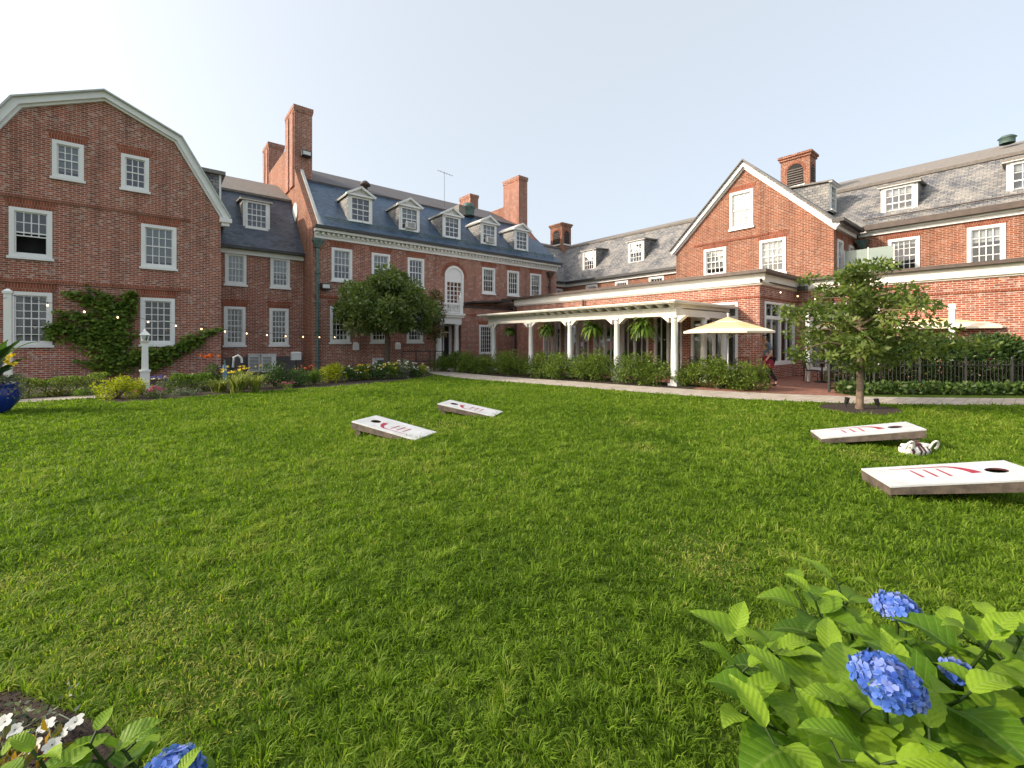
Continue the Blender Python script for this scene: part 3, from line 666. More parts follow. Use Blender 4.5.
# ---- far wing and its return
W_ = thing('far_wing', 'low far brick wing with grey slate roof and two dormers behind the dining room', 'building', (25, 18, 0))
fr = FX(24.0); fw = [(19.66, 20.69, 4.3, 5.45, 4, 3), (17.12, 18.15, 4.3, 5.45, 4, 3), (14.55, 15.58, 4.3, 5.45, 4, 3)]
fl = FY(22.8); flw = (23.05, 23.75, 4.2, 5.35)
mb = MB(); mb.wall(fr, rect(12.6, 22.8, 0, 5.75), [rect(*g[:4]) for g in fw]); mb.wall(fl, rect(22.3, 24.0, 0, 5.75), [rect(*flw)]); mb.build('wall', ['brick_sun_orange'], W_)
for g in fw: window(W_, fr, *g, lintel=.25)
window(W_, fl, *flw, 3, 3, lintel=.2)
mb = MB(); slab(mb, (23.75, 12.0, 5.8), (23.75, 22.55, 5.8), (26.7, 25.5, 9.15), (26.7, 12.0, 9.15)); slab(mb, (22.3, 22.55, 5.8), (23.75, 22.55, 5.8), (26.7, 25.5, 9.15), (22.3, 25.5, 9.15)); mb.build('roof', ['slate_grey'], W_)
mb = MB(); slab(mb, (26.55, 12, 9.2), (26.55, 25.35, 9.2), (29.5, 28.3, 10.2), (29.5, 12, 10.2)); slab(mb, (22.3, 25.35, 9.2), (26.55, 25.35, 9.2), (29.5, 28.3, 10.2), (22.3, 28.3, 10.2)); slab(mb, (29.5, 12, 10.2), (29.5, 28.3, 10.2), (36, 28.3, 5), (36, 12, 5)); mb.build('upper_roof', ['roof_shingle'], W_)
mb = MB(); mb.fbox(fr, 12.6, 22.8, 5.5, 5.7, .0, .14, 0); mb.fbox(fr, 12.6, 22.45, 5.7, 5.86, .0, .38, 1); mb.fbox(fl, 22.3, 23.86, 5.5, 5.7, .0, .14, 0); mb.fbox(fl, 22.3, 23.6, 5.7, 5.86, .0, .38, 1); mb.build('cornice', ['white_paint', 'dark_metal'], W_)
bk = lambda z: (z - 5.8) / 3.35 * 2.95 + 23.75 - 24.55
for a, b_ in ((20.37, 21.4), (16.4, 17.42)): dormer(W_, FX(24.55), a, b_, 6.6, 8.02, bk, pediment=False, cols=4, rows=4)
dormer(W_, FY(23.5), 22.75, 23.6, 6.8, 8.1, lambda z: (z - 5.8) / 3.35 * 2.95 + 22.55 - 23.5, pediment=False, cols=3, rows=4)

def louvre_tower(root, x0, x1, y0, y1, z0, z1):
    c = MB(); c.box((x0, y0, z0), (x1, y1, z1 - .25)); c.box((x0 - .06, y0 - .06, z1 - .25), (x1 + .06, y1 + .06, z1 - .12)); c.box((x0 - .12, y0 - .12, z1 - .12), (x1 + .12, y1 + .12, z1))
    o = c.build('chimney', ['brick_sun_orange'], root)
    for f_, a, b_ in ((FX(x0), y0, y1), (FY(y0), x0, x1)):
        m_ = (a + b_) / 2; w = (b_ - a) * .27; zb, zt = z1 - 1.72, z1 - .9; q = MB()
        P = [(m_ - w, zb), (m_ + w, zb)] + [(m_ + w * math.cos(t), zt + w * math.sin(t)) for t in np.linspace(0, math.pi, 9)]
        q.prism([f_(u, z, .0) for u, z in P], [f_(u, z, .012) for u, z in P], 1)
        for i in range(7): z = zb + .08 + i * .13; q.fbox(f_, m_ - w, m_ + w, z, z + .045, .012, .05, 2)
        for t in np.linspace(0, math.pi, 12): q.fbox(f_, m_ + (w + .06) * math.cos(t) - .06, m_ + (w + .06) * math.cos(t) + .06, zt + (w + .06) * math.sin(t) - .06, zt + (w + .06) * math.sin(t) + .06, .0, .02 + .001 * t, 0)
        q.fbox(f_, m_ - w - .1, m_ + w + .1, zb - .1, zb, .0, .07, 3)
        q.build('louvre', ['brick_arch', 'room_dark', 'copper_brown', 'white_paint'], o)
louvre_tower(W_, 26.2, 27.25, 25.15, 26.55, 8.2, 11.25)

# ---- gabled house
B_ = thing('gabled_house', 'brick house with steep pointed gable and white rakes above the dining room', 'building', (24, 9, 0))
fr = FX(22.0); fs = FY(5.5)
bw = [(8.66, 9.75, 6.97, 8.75, 3, 4, dict(blind=.98)), (9.92, 11.05, 4.82, 6.19, 4, 4, dict(blind=.8)), (7.28, 8.39, 4.62, 6.19, 4, 4, dict(blind=.65))]
gp = [(5.5, 0), (12.6, 0), (12.6, 6.6), (9.05, 10.05), (5.5, 6.6)]
sw = [(22.45, 23.3, 4.4, 5.85), (24.25, 25.0, 4.4, 5.85)]
mb = MB(); mb.wall(fr, gp, [rect(*g[:4]) for g in bw]); mb.wall(fs, rect(22, 25.3, 0, 6.6), [rect(*g) for g in sw]); mb.face([(22, 12.6, 0), (30, 12.6, 0), (30, 12.6, 6.6), (22, 12.6, 6.6)]); mb.build('wall', ['brick_sun_orange'], B_)
for u0, u1, z0, z1, c, r, kw in bw: window(B_, fr, u0, u1, z0, z1, c, r, **kw)
for g in sw: window(B_, fs, *g, 3, 4, blind=.4)
mb = MB(); mb.fbox(fr, 8.0, 11.6, 6.42, 6.52, .0, .04); mb.build('string_course', ['brick_arch'], B_)
mb = MB(); slab(mb, (21.75, 5.25, 6.42), (31, 5.25, 6.42), (31, 9.05, 10.2), (21.75, 9.05, 10.2)); slab(mb, (21.75, 12.85, 6.42), (31, 12.85, 6.42), (31, 9.05, 10.2), (21.75, 9.05, 10.2)); mb.build('roof', ['slate_grey'], B_)
mb = MB()
rake(mb, [(5.2, 6.36), (9.05, 10.19), (12.9, 6.36)], fr, ((.0, .05, .30, .255, 1), (.0505, .25, .22, .004, 0), (.2505, .32, .10, .004, 0)))
mb.build('rake_trim', ['white_paint', 'dark_metal'], B_)
mb = MB(); mb.fbox(fs, 22.0, 24.92, 6.2, 6.42, .0, .14, 0); mb.fbox(fs, 21.72, 24.9, 6.42, 6.56, .0, .42, 1); mb.build('cornice', ['white_paint', 'dark_metal'], B_)
dormer(B_, FY(6.55), 25.6, 26.5, 7.95, 9.2, lambda z: (z - 6.42) / 3.78 * 3.8 + 5.25 - 6.55, pediment=False, cols=3, rows=4)
louvre_tower(B_, 27.0, 27.95, 7.8, 9.2, 9.0, 11.65)

# ---- right wing
Rw = thing('right_wing', 'two storey brick wing with mottled grey slate roof behind the umbrella terrace', 'building', (26, 0, 0))
fr = FX(25.3); rw = [(3.27, 4.32, 4.45, 6.0, 4, 4, dict(blind=.1)), (.84, 1.88, 4.45, 6.05, 4, 4, dict(blind=.35)), (-1.9, -.85, 4.45, 6.05, 4, 4, {}), (-4.6, -3.55, 4.45, 6.05, 4, 4, {})]
mb = MB(); mb.wall(fr, rect(-8, 5.5, 0, 6.6), [rect(*g[:4]) for g in rw]); mb.build('wall', ['brick_sun_orange'], Rw)
for u0, u1, z0, z1, c, r, kw in rw: window(Rw, fr, u0, u1, z0, z1, c, r, **kw)
mb = MB(); slab(mb, (25.05, -8, 6.72), (25.05, 6.5, 6.72), (27.85, 9.05, 9.3), (27.85, -8, 9.3)); mb.build('roof', ['slate_grey'], Rw)
mb = MB(); slab(mb, (27.65, -8, 9.36), (27.65, 9.0, 9.36), (31.2, 9.0, 10.8), (31.2, -8, 10.8), .14); slab(mb, (31.2, -8, 10.8), (31.2, 9, 10.8), (36, 9, 7), (36, -8, 7)); mb.build('upper_roof', ['roof_shingle'], Rw)
mb = MB(); mb.fbox(fr, -8, 5.36, 6.28, 6.42, .0, .10, 0); mb.fbox(fr, -8, 5.25, 6.42, 6.5, .0, .2, 0); mb.fbox(fr, -8, 5.08, 6.5, 6.74, .0, .40, 1); mb.build('cornice', ['white_paint', 'copper_brown'], Rw)
mb = MB(); mb.tube([(25.25, -7.8, 7.05), (25.25, 5.2, 7.05)], .03, 6); mb.build('snow_guard', ['copper_brown'], Rw)
bk = lambda z: (z - 6.72) / 2.58 * 2.8 + 25.05 - 25.75
for a, b_ in ((3.5, 4.55), (-.35, .75), (-4.2, -3.1)): dormer(Rw, FX(25.75), a, b_, 6.98, 8.42, bk, pediment=False, cols=4, rows=4, blind=.2)
mb = MB(); mb.lathe((29.8, .95, 10.42), [(.26, 0), (.26, .22), (.31, .24), (.2, .34), (0, .37)], 14); mb.build('roof_ventilator', ['copper_green'], Rw)
mb = MB(); mb.prism([(25.0, 5.1, 5.75), (25.2, 5.1, 5.75), (25.2, 5.3, 5.75), (25.0, 5.3, 5.75)], [(24.8, 4.95, 6.1), (25.28, 4.95, 6.1), (25.28, 5.4, 6.1), (24.8, 5.4, 6.1)]); mb.tube([(25.15, 5.25, 4.1), (25.15, 5.25, 5.76)], .06, 8); mb.build('downspout', ['copper_green'], Rw)

# ---- single-storey dining room
D_ = thing('dining_room', 'single storey flat roofed brick dining room with white fascia behind the pergola', 'building', (19, 12, 0))
fa = FX(17.5); fb = FY(6.67); fc = FX(21.4); fe = FY(21.1); ff = FX(13.67)
doors = [(16.9, 18.3), (14.9, 16.6), (13.2, 14.6), (11.4, 12.9), (9.75, 11.1)]
ewin = (7.45, 9.35, .35, 3.03); swin = (17.95, 21.1, .55, 3.03); bwin = (14.93, 15.97, .7, 2.45); rwin = (3.9, 6.2, .25, 3.05)
mb = MB()
mb.wall(fa, rect(6.67, 21.1, 0, 3.62), [rect(a, b_, .004, 2.65) for a, b_ in doors] + [rect(*ewin)])
mb.wall(fb, rect(17.5, 21.4, 0, 3.62), [rect(*swin)])
mb.wall(fc, rect(-9, 6.67, 0, 3.62), [rect(*rwin)])
mb.wall(fe, rect(13.67, 17.5, 0, 3.42), [rect(*bwin)])
mb.face([(13.67, 21.1, 0), (13.67, 22, 0), (13.67, 22, 3.42), (13.67, 21.1, 3.42)])
mb.build('wall', ['brick'], D_)
def glazed(root, fr, u0, u1, z0, z1, cols, transom=None, name='glazed_door', bars=3, curtain=True):
    w = MB(); c = .09; dz = transom or z1
    for a in ((u0, u0 + c, z0, z1), (u1 - c, u1, z0, z1), (u0 + c, u1 - c, z1 - c, z1), (u0 + c, u1 - c, z0, z0 + .16)): w.fbox(fr, *a, -.12, .03)
    if transom: w.fbox(fr, u0 + c, u1 - c, transom - .07, transom + .07, -.11, .025)
    for i in range(1, cols): x = u0 + (u1 - u0) * i / cols; w.fbox(fr, x - .05, x + .05, z0 + .16, z1 - c, -.10, .02)
    if transom:
        for i in range(cols): x = u0 + (u1 - u0) * (i + .5) / cols; w.fbox(fr, x - .016, x + .016, transom + .07, z1 - c, -.08, -.02); w.fbox(fr, x - .03, x + .03, z0 + .16, transom - .07, -.08, -.02)
    else:
        for i in range(cols): x = u0 + (u1 - u0) * (i + .5) / cols; w.fbox(fr, x - .016, x + .016, z0 + .16, z1 - c, -.08, -.02)
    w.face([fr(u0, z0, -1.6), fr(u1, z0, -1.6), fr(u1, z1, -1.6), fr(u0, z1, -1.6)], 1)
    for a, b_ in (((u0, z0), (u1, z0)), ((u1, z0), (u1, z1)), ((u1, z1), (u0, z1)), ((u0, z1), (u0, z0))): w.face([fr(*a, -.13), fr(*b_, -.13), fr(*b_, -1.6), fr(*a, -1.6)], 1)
    o = w.build(name, ['white_paint', 'room_dark'], root)
    g = MB(); g.face([fr(u0 + c, z0 + .1, -.06), fr(u1 - c, z0 + .1, -.06), fr(u1 - c, z1 - c, -.06), fr(u0 + c, z1 - c, -.06)]); g.build('pane', ['glass'], o)
    if curtain:
        q = MB()
        for i in range(cols):
            a0 = u0 + (u1 - u0) * i / cols + .04; a1 = a0 + .26; a2 = u0 + (u1 - u0) * (i + 1) / cols - .04
            for b0, b1 in ((a0, a1), (a2 - .26, a2)):
                for k in range(6):
                    x0, x1 = b0 + (b1 - b0) * k / 6, b0 + (b1 - b0) * (k + 1) / 6
                    q.face([fr(x0, z0 + .1, -.25 - .04 * (k % 2)), fr(x1, z0 + .1, -.25 - .04 * ((k + 1) % 2)), fr(x1, (transom or z1) - .1, -.25 - .04 * ((k + 1) % 2)), fr(x0, (transom or z1) - .1, -.25 - .04 * (k % 2))])
        q.build('curtain', ['curtain_cloth'], o)
    return o
for i, (a, b_) in enumerate(doors): glazed(D_, fa, a, b_, .02, 2.64, 2, curtain=i == 1)
glazed(D_, fa, *ewin, 2, 2.42, 'window'); glazed(D_, fb, *swin, 2, 2.42, 'window'); glazed(D_, fc, *rwin, 2, 2.42, 'window')
window(D_, fe, *bwin, 5, 6, lintel=.25, mid=False, sill=False)
mb = MB()
for f_, a, b_, e0, e1 in ((fa, 6.67, 22.0, .0, .16),): mb.fbox(f_, 6.55, 20.8, 3.62, 3.68, .0, .06); mb.fbox(f_, 6.45, 20.8, 3.68, 4.02, .0, .14)
mb.fbox(fb, 17.5, 21.28, 3.62, 3.68, .0, .06); mb.fbox(fb, 17.5, 21.2, 3.68, 4.02, .0, .14); mb.fbox(fc, -9, 6.6, 3.62, 3.68, .0, .06); mb.fbox(fc, -9, 6.53, 3.68, 4.02, .0, .14)
mb.build('fascia', ['cream_paint'], D_)
mb = MB(); mb.box((17.1, 6.3, 4.02), (26, 21.8, 4.14)); mb.box((21.05, -9, 4.021), (26, 6.3, 4.141)); mb.build('flat_roof', ['copper_brown'], D_)
mb = MB(); mb.box((13.62, 21.02, 3.42), (17.48, 22, 3.50), 1); mb.build('coping', ['stone_trim', 'dark_metal'], D_)
mb = MB(); mb.face([(14.4, 20.75, 3.76), (17.1, 20.75, 4.0), (17.1, 21.99, 4.02), (14.4, 21.99, 3.78)]); mb.prism([(14.4, 20.7, 3.70), (17.1, 20.7, 3.9), (17.1, 21.99, 3.9), (14.4, 21.99, 3.70)], [(14.4, 20.7, 3.79), (17.1, 20.7, 4.01), (17.1, 21.99, 4.01), (14.4, 21.99, 3.79)]); mb.build('canopy_roof', ['dark_metal'], D_)
mb = MB(); mb.fbox(fa, 6.67, 21.0, 3.14, 3.22, .0, .035); mb.fbox(fb, 17.47, 21.4, 3.14, 3.22, .0, .035); mb.fbox(fc, -9, 6.63, 3.14, 3.22, .0, .035); mb.fbox(fe, 13.67, 17.46, 2.98, 3.06, .0, .035); mb.build('string_course', ['brick_arch'], D_)
mb = MB(); mb.tube([(17.38, 20.7, .1), (17.38, 20.7, 3.62)], .06, 8); mb.build('downspout', ['dark_metal'], D_)
mb = MB(); mb.tube([(17.38, 15.2, 2.8), (17.38, 15.2, 3.62)], .05, 8); mb.build('downspout', ['copper_brown'], D_)
mb = MB(); mb.tube([(17.3, 6.55, 3.78), (17.2, 6.5, 3.7)], .05, 8); mb.tube([(17.5, 6.6, 3.75), (18.6, 6.5, 3.72), (20.8, 6.45, 3.7)], .03, 6); mb.box((20.9, 6.2, 3.62), (21.2, 6.5, 3.8)); mb.build('floodlight', ['dark_metal'], D_)

# ---- portico with balcony
P_ = thing('portico', 'small white columned portico carrying a balustraded balcony with urn finials', 'portico', (13, 21.2, 0))
def column(mb, x, y, h, r):
    mb.box((x - r * 1.28, y - r * 1.28, 0), (x + r * 1.28, y + r * 1.28, .10)); mb.lathe((x, y, 0), [(r * 1.22, .10), (r * 1.22, .16), (r * 1.06, .2), (r, .3), (r * .98, h * .4), (r * .84, h - .2), (r * 1.0, h - .17), (r * .86, h - .14), (r * 1.15, h - .06)], 18)
    mb.box((x - r * 1.3, y - r * 1.3, h - .06), (x + r * 1.3, y + r * 1.3, h))
for x, y in ((12.2, 21.0), (13.3, 21.0)):
    mb = MB(); column(mb, x, y, 2.45, .14); mb.build('column', ['white_paint'], P_)
mb = MB(); mb.box((11.98, 20.8, 2.45), (13.52, 21.97, 2.8)); mb.box((11.88, 20.7, 2.8), (13.62, 21.97, 2.92)); mb.box((11.8, 20.62, 2.92), (13.66, 21.97, 3.02)); mb.build('entablature', ['white_paint'], P_)
mb = MB()
mb.box((12.0, 20.78, 3.52), (13.5, 20.86, 3.62)); mb.box((12.0, 20.78, 3.06), (13.5, 20.86, 3.12)); 
for x in (12.0, 13.42): mb.box((x, 20.86, 3.52), (x + .08, 21.97, 3.62)); mb.box((x, 20.86, 3.06), (x + .08, 21.97, 3.12))
for i in range(11): mb.lathe((12.2 + i * .11, 20.82, 3.12), [(.022, 0), (.04, .12), (.018, .26), (.022, .4)], 8)
for i in range(8):
    for x in (12.04, 13.46): mb.lathe((x, 20.98 + i * .12, 3.12), [(.022, 0), (.04, .12), (.018, .26), (.022, .4)], 8)
mb.build('balustrade', ['white_paint'], P_)
for x in (12.04, 13.46):
    mb = MB(); mb.box((x - .1, 20.72, 3.02), (x + .1, 20.92, 3.68)); mb.box((x - .13, 20.69, 3.68), (x + .13, 20.95, 3.74)); mb.lathe((x, 20.82, 3.74), [(.06, 0), (.04, .05), (.11, .16), (.10, .24), (.04, .32), (.03, .42), (0, .52)], 12); mb.build('newel_post', ['white_paint'], P_)

# ---- pergola along the dining room
Pg = thing('pergola', 'long cream pergola on white columns hung with ferns along the dining room', 'pergola', (15, 13, 0))
for y in (17.9, 15.05, 12.6, 10.2, 7.85):
    mb = MB(); column(mb, 13.6, y, 2.36, .125); mb.build('column', ['white_paint'], Pg)
for x in (15.6, 17.2):
    mb = MB(); column(mb, x, 7.85, 2.36, .115); mb.build('column', ['white_paint'], Pg)
mb = MB(); mb.box((13.46, 7.71, 2.36), (13.74, 18.2, 2.6)); mb.box((13.42, 7.67, 2.60), (13.78, 18.24, 2.64)); mb.box((13.74, 7.72, 2.361), (17.45, 7.98, 2.601)); 
for y in (17.9, 15.05, 12.6, 10.2, 7.85):
    for s_ in (-1, 1): mb.prism([(13.48, y + s_ * .15, 2.36), (13.72, y + s_ * .15, 2.36), (13.72, y + s_ * .17, 2.14), (13.48, y + s_ * .17, 2.14)], [(13.48, y + s_ * .48, 2.36), (13.72, y + s_ * .48, 2.36), (13.72, y + s_ * .38, 2.31), (13.48, y + s_ * .38, 2.31)])
mb.build('beam', ['cream_paint'], Pg)
y = 7.75
while y < 18.4:
    mb = MB(); mb.prism([(13.08, y, 2.74), (13.08, y + .07, 2.74), (13.3, y + .07, 2.642), (13.3, y, 2.642)], [(13.08, y, 2.76), (13.08, y + .07, 2.76), (13.3, y + .07, 2.76), (13.3, y, 2.76)]); mb.box((13.3, y, 2.642), (17.47, y + .07, 2.76)); mb.build('rafter', ['cream_paint'], Pg); y += .43
mb = MB(); mb.box((12.98, 7.5, 2.762), (17.47, 18.45, 2.80)); mb.box((12.94, 7.46, 2.80), (17.47, 18.49, 2.85)); mb.build('roof_deck', ['cream_paint'], Pg)
# ------------------------------------------------------------------ SECTION 2 below
# ------------------------------------------------------------------ grass
LAWN = [(-9, 15.93), (-.97, 15.93), (-.97, 15.0), (-.6, 14.5), (0, 14.4), (1.5, 14.7), (3.6, 14.9), (5, 14.9), (6.8, 15.3), (8.6, 16.1), (9.62, 16.9)] + \
       [p for p in PATH_NEAR if p[1] < 16.9][::-1] + [(22, -8), (-10, -8)]
def make_grass():
    rg = np.random.default_rng(5)
    n = 6800000
    d = .3 + (24 - .3) * rg.random(n) ** 1.45                      # more candidates close to the viewer
    s_ = (rg.random(n) * 2 - 1)
    lat = s_ * (d * 1.25 + 2.4)
    keep = rg.random(n) < np.clip((d * 1.25 + 2.4) / 15.7, 0, 1) * np.clip(.62 + .9 / d, 0, 1)
    d, lat = d[keep], lat[keep]
    x = d * SN + lat * CS; y = d * CS - lat * SN
    ok = inpoly(x, y, LAWN) & ~inpoly(x, y, FRONT_BED) & ~inpoly(x, y, CORNER_BED)
    ok &= ((x - TREE2[0]) / .93) ** 2 + ((y - TREE2[1]) / .73) ** 2 > 1
    x, y, d = x[ok], y[ok], d[ok]
    # thin far grass out, its blades are broader
    k = rg.random(len(x)) < np.clip(1.55 / (d ** .78), 0.12, 1); x, y, d = x[k], y[k], d[k]
    n = len(x)
    def vnoise(f, seed):
        g = np.random.default_rng(seed).random((64, 64)); u, v = (x * f) % 64, (y * f) % 64
        i, j = u.astype(int), v.astype(int); a, b_ = u - i, v - j; a = a * a * (3 - 2 * a); b_ = b_ * b_ * (3 - 2 * b_); i1, j1 = (i + 1) % 64, (j + 1) % 64
        return g[i, j] * (1 - a) * (1 - b_) + g[i1, j] * a * (1 - b_) + g[i, j1] * (1 - a) * b_ + g[i1, j1] * a * b_
    big = vnoise(.8, 1) * .6 + vnoise(1.9, 2) * .4; med = vnoise(5.2, 3); fine = vnoise(13, 4)
    h = (.018 + .026 * fine + .020 * med) * rg.uniform(.6, 1.25, n) * np.clip(.85 + .06 * d, .9, 1.35)
    cu, cv = x * 11 + 1.8 * med + .9 * fine, y * 11 + 1.8 * big + .9 * fine      # tufts: blades lean out of a common crown
    ci, cj = np.floor(cu).astype(int), np.floor(cv).astype(int); gt = rg.random((64, 64)); gt2 = rg.random((64, 64))
    th, tt = gt[ci % 64, cj % 64], gt2[ci % 64, cj % 64]; du, dv = cu - ci - .5, cv - cj - .5; rr_ = np.hypot(du, dv)
    h *= (.55 + .95 * th) * np.clip(1.25 - .9 * rr_, .5, 1.2)
    tuft = rg.random(n) > .992; h[tuft] *= 1.6
    dry = np.zeros(n)
    for (cx, cy, r) in ((7.35, 1.45, .38), (-.0, 3.0, .45), (4.1, 6.9, .5), (6.9, 4.8, .4), (.2, 2.4, .35), (3.0, 1.5, .35), (5.4, 3.6, .3), (-.6, 4.2, .3)):
        dry = np.maximum(dry, np.exp(-(((x - cx) / r) ** 2 + ((y - cy) / r) ** 2) * 1.2))
    h *= 1 - .45 * dry
    bare = rg.random(n) < .4 * dry; 
    ang = np.arctan2(dv, du) + (tt - .5) * 1.2 + rg.normal(0, .8, n)
    lean = np.clip(rg.normal(.62, .3, n) + rr_ * .95, .1, 1.9)
    wd = (.0016 + .00058 * d) * rg.uniform(.7, 1.4, n)
    dirx, diry = np.cos(ang), np.sin(ang); wx, wy = -diry * wd, dirx * wd
    tw = rg.uniform(-1.2, 1.2, n); cw, sw_ = np.cos(tw), np.sin(tw); wx, wy = wx * cw - wy * sw_, wx * sw_ + wy * cw
    z0 = np.zeros(n)
    mx, my, mz = x + dirx * h * lean * .30, y + diry * h * lean * .30, h * .62
    tx, ty, tz = x + dirx * h * lean, y + diry * h * lean, h * (1.02 - .28 * np.minimum(lean, 1.2))
    v = np.empty((n, 5, 3), np.float32)
    v[:, 0] = np.stack([x - wx, y - wy, z0], 1); v[:, 1] = np.stack([x + wx, y + wy, z0], 1)
    v[:, 2] = np.stack([mx + wx * .85, my + wy * .85, mz], 1); v[:, 3] = np.stack([mx - wx * .85, my - wy * .85, mz], 1); v[:, 4] = np.stack([tx, ty, tz], 1)
    tone = np.clip(.45 + (big - .5) * .5 + (med - .5) * .25 + (tt - .5) * .28 + rg.normal(0, .15, n), 0, 1)
    tone = np.where(bare, .999, np.minimum(tone, .76))
    me = bpy.data.meshes.new('grass'); b0 = np.arange(n) * 5
    me.vertices.add(n * 5); me.vertices.foreach_set('co', v.ravel())
    lp = np.empty((n, 7), np.int32); lp[:, :4] = np.stack([b0, b0 + 1, b0 + 2, b0 + 3], 1); lp[:, 4:] = np.stack([b0 + 3, b0 + 2, b0 + 4], 1)
    me.loops.add(n * 7); me.loops.foreach_set('vertex_index', lp.ravel())
    st = np.empty((n, 2), np.int32); st[:, 0] = np.arange(n) * 7; st[:, 1] = st[:, 0] + 4
    me.polygons.add(n * 2); me.polygons.foreach_set('loop_start', st.ravel())
    a = me.attributes.new('tone', 'FLOAT', 'POINT'); a.data.foreach_set('value', np.repeat(tone, 5).astype(np.float32))
    me.materials.append(M['grass_blade']); me.update(calc_edges=True)
    o = bpy.data.objects.new('grass', me); COL.objects.link(o); o['kind'] = 'stuff'; o['label'] = 'mown lawn grass with a few dry patches'
    print('grass blades', n)
make_grass()

# ------------------------------------------------------------------ trees
def branch_tree(root, base, trunk_top, tips, r0, mat, name='trunk'):
    mb = MB(); b_ = Vector(base); t_ = Vector(trunk_top)
    mid = b_.lerp(t_, .5) + Vector((.03, -.02, 0))
    mb.tube([b_ - Vector((0, 0, .05)), b_ + Vector((0, 0, .12)), mid, t_], [r0 * 1.35, r0, r0 * .85, r0 * .7], 10)
    for tip, f in tips:
        p0 = b_.lerp(t_, f); tip = Vector(tip); m1 = p0.lerp(tip, .5) + Vector((0, 0, .12 * (tip - p0).length))
        mb.tube([p0, m1, tip], [r0 * .5, r0 * .28, r0 * .08], 6)
    return mb.build(name, [mat], root)

def crown_tree(name, label, base, height, width, crown_z0, mat, trunk_mat, seed, nclump, per, leaf, group=None, trunk_r=.12, shape=None, clump_r=(.28, .5), flat=.8):
    rg = np.random.default_rng(seed)
    t = thing(name, label, 'tree', base, group=group); cz = (crown_z0 + height) / 2; rz = (height - crown_z0) / 2; rx = width / 2
    cs = []
    while len(cs) < nclump:
        p = rg.uniform(-1, 1, 3); r = np.linalg.norm(p)
        if (r > 1.25 if shape else r > 1) or r < .35 and rg.random() < .7: continue
        if shape and not shape(p, rg): continue
        cs.append((base[0] + p[0] * (rx - .3), base[1] + p[1] * (rx - .3), cz + p[2] * (rz - .28)))
    cs = np.array(cs); rad = rg.uniform(*clump_r, len(cs))
    pos, dr, idx = clumps(rg, cs, rad, per, flat, .35)
    dr[:, 2] += .15
    ctone = rg.beta(2.2, 2.4, len(cs)); tone = np.clip(ctone[idx] * .45 + rg.beta(2, 2.2, len(pos)) * .6, 0, 1)
    leaves('crown', pos, dr, leaf, mat, t, seed + 1, .55, tone)
    tips = [(cs[i], rg.uniform(.7, 1)) for i in rg.choice(len(cs), min(26, len(cs)), False)]
    branch_tree(t, base, (base[0] + .05, base[1], crown_z0 + rz * .5), tips, trunk_r, trunk_mat)
    return t
def oval(p, rg):     # broad below, domed and narrowing on top
    w = .84 + .16 * (p[2] + .8) / .5 if p[2] < -.3 else max(0, 1 - ((p[2] + .3) / 1.3) ** 1.6)
    return p[2] > -.80 and math.hypot(p[0], p[1]) < w * (0.97 + .13 * math.sin(4 * math.atan2(p[1], p[0]) + 5 * p[2]))
crown_tree('shade_tree', 'dense round-headed green tree standing in the flower bed before the long block', (8.45, 19.4, 0), 5.4, 4.75, 1.5, 'leaf_dark', 'bark', 11, 180, 160, .155, shape=oval, trunk_r=.15)
crown_tree('small_tree', 'slender thin-crowned tree with reddish leaves between the shade tree and the portico', (11.15, 19.7, 0), 4.35, 1.5, 1.2, 'leaf_reddish', 'bark', 12, 46, 60, .12, trunk_r=.05, clump_r=(.2, .38))

def dogwood():
    rg = np.random.default_rng(21); b_ = (TREE2[0], TREE2[1], 0)
    t = thing('dogwood_tree', 'young dogwood with layered open crown standing in a mulch ring by the path', 'tree', b_)
    tips = []; cs = []; rad = []
    for k in range(36):
        f = k / 35; z = 1.05 + 2.1 * f ** .85; a = k * 2.4 + rg.uniform(-.4, .4); L = (1.75 * (1 - f) ** .62 + .12) * rg.uniform(.6, 1.05)
        tip = Vector((b_[0] + math.cos(a) * L, b_[1] + math.sin(a) * L, z + .12 * L + rg.uniform(-.05, .1)))
        tips.append((tip, .45 + .55 * f)); st = Vector((b_[0], b_[1], z - .15))
        m_ = max(2, int(L / .26))
        for j in range(m_):
            q = st.lerp(tip, (j + 1.2) / (m_ + .2)) + Vector(rg.normal(0, .10, 3)) * Vector((1, 1, .5)).length / 1.5
            cs.append(q); rad.append(rg.uniform(.20, .36))
    pos, dr, idx = clumps(rg, np.array([tuple(c) for c in cs]), np.array(rad), 62, .34, .1)
    dr[:, 2] -= .15; ct = rg.beta(2, 2.3, len(cs)); tone = np.clip(ct[idx] * .5 + rg.beta(2, 2, len(pos)) * .5, 0, 1)
    leaves('crown', pos, dr, .115, 'leaf_dogwood', t, 22, .5, tone, jitter=.7)
    branch_tree(t, b_, (b_[0] + .03, b_[1] + .02, 2.9), tips, .075, 'pale_bark')
dogwood()

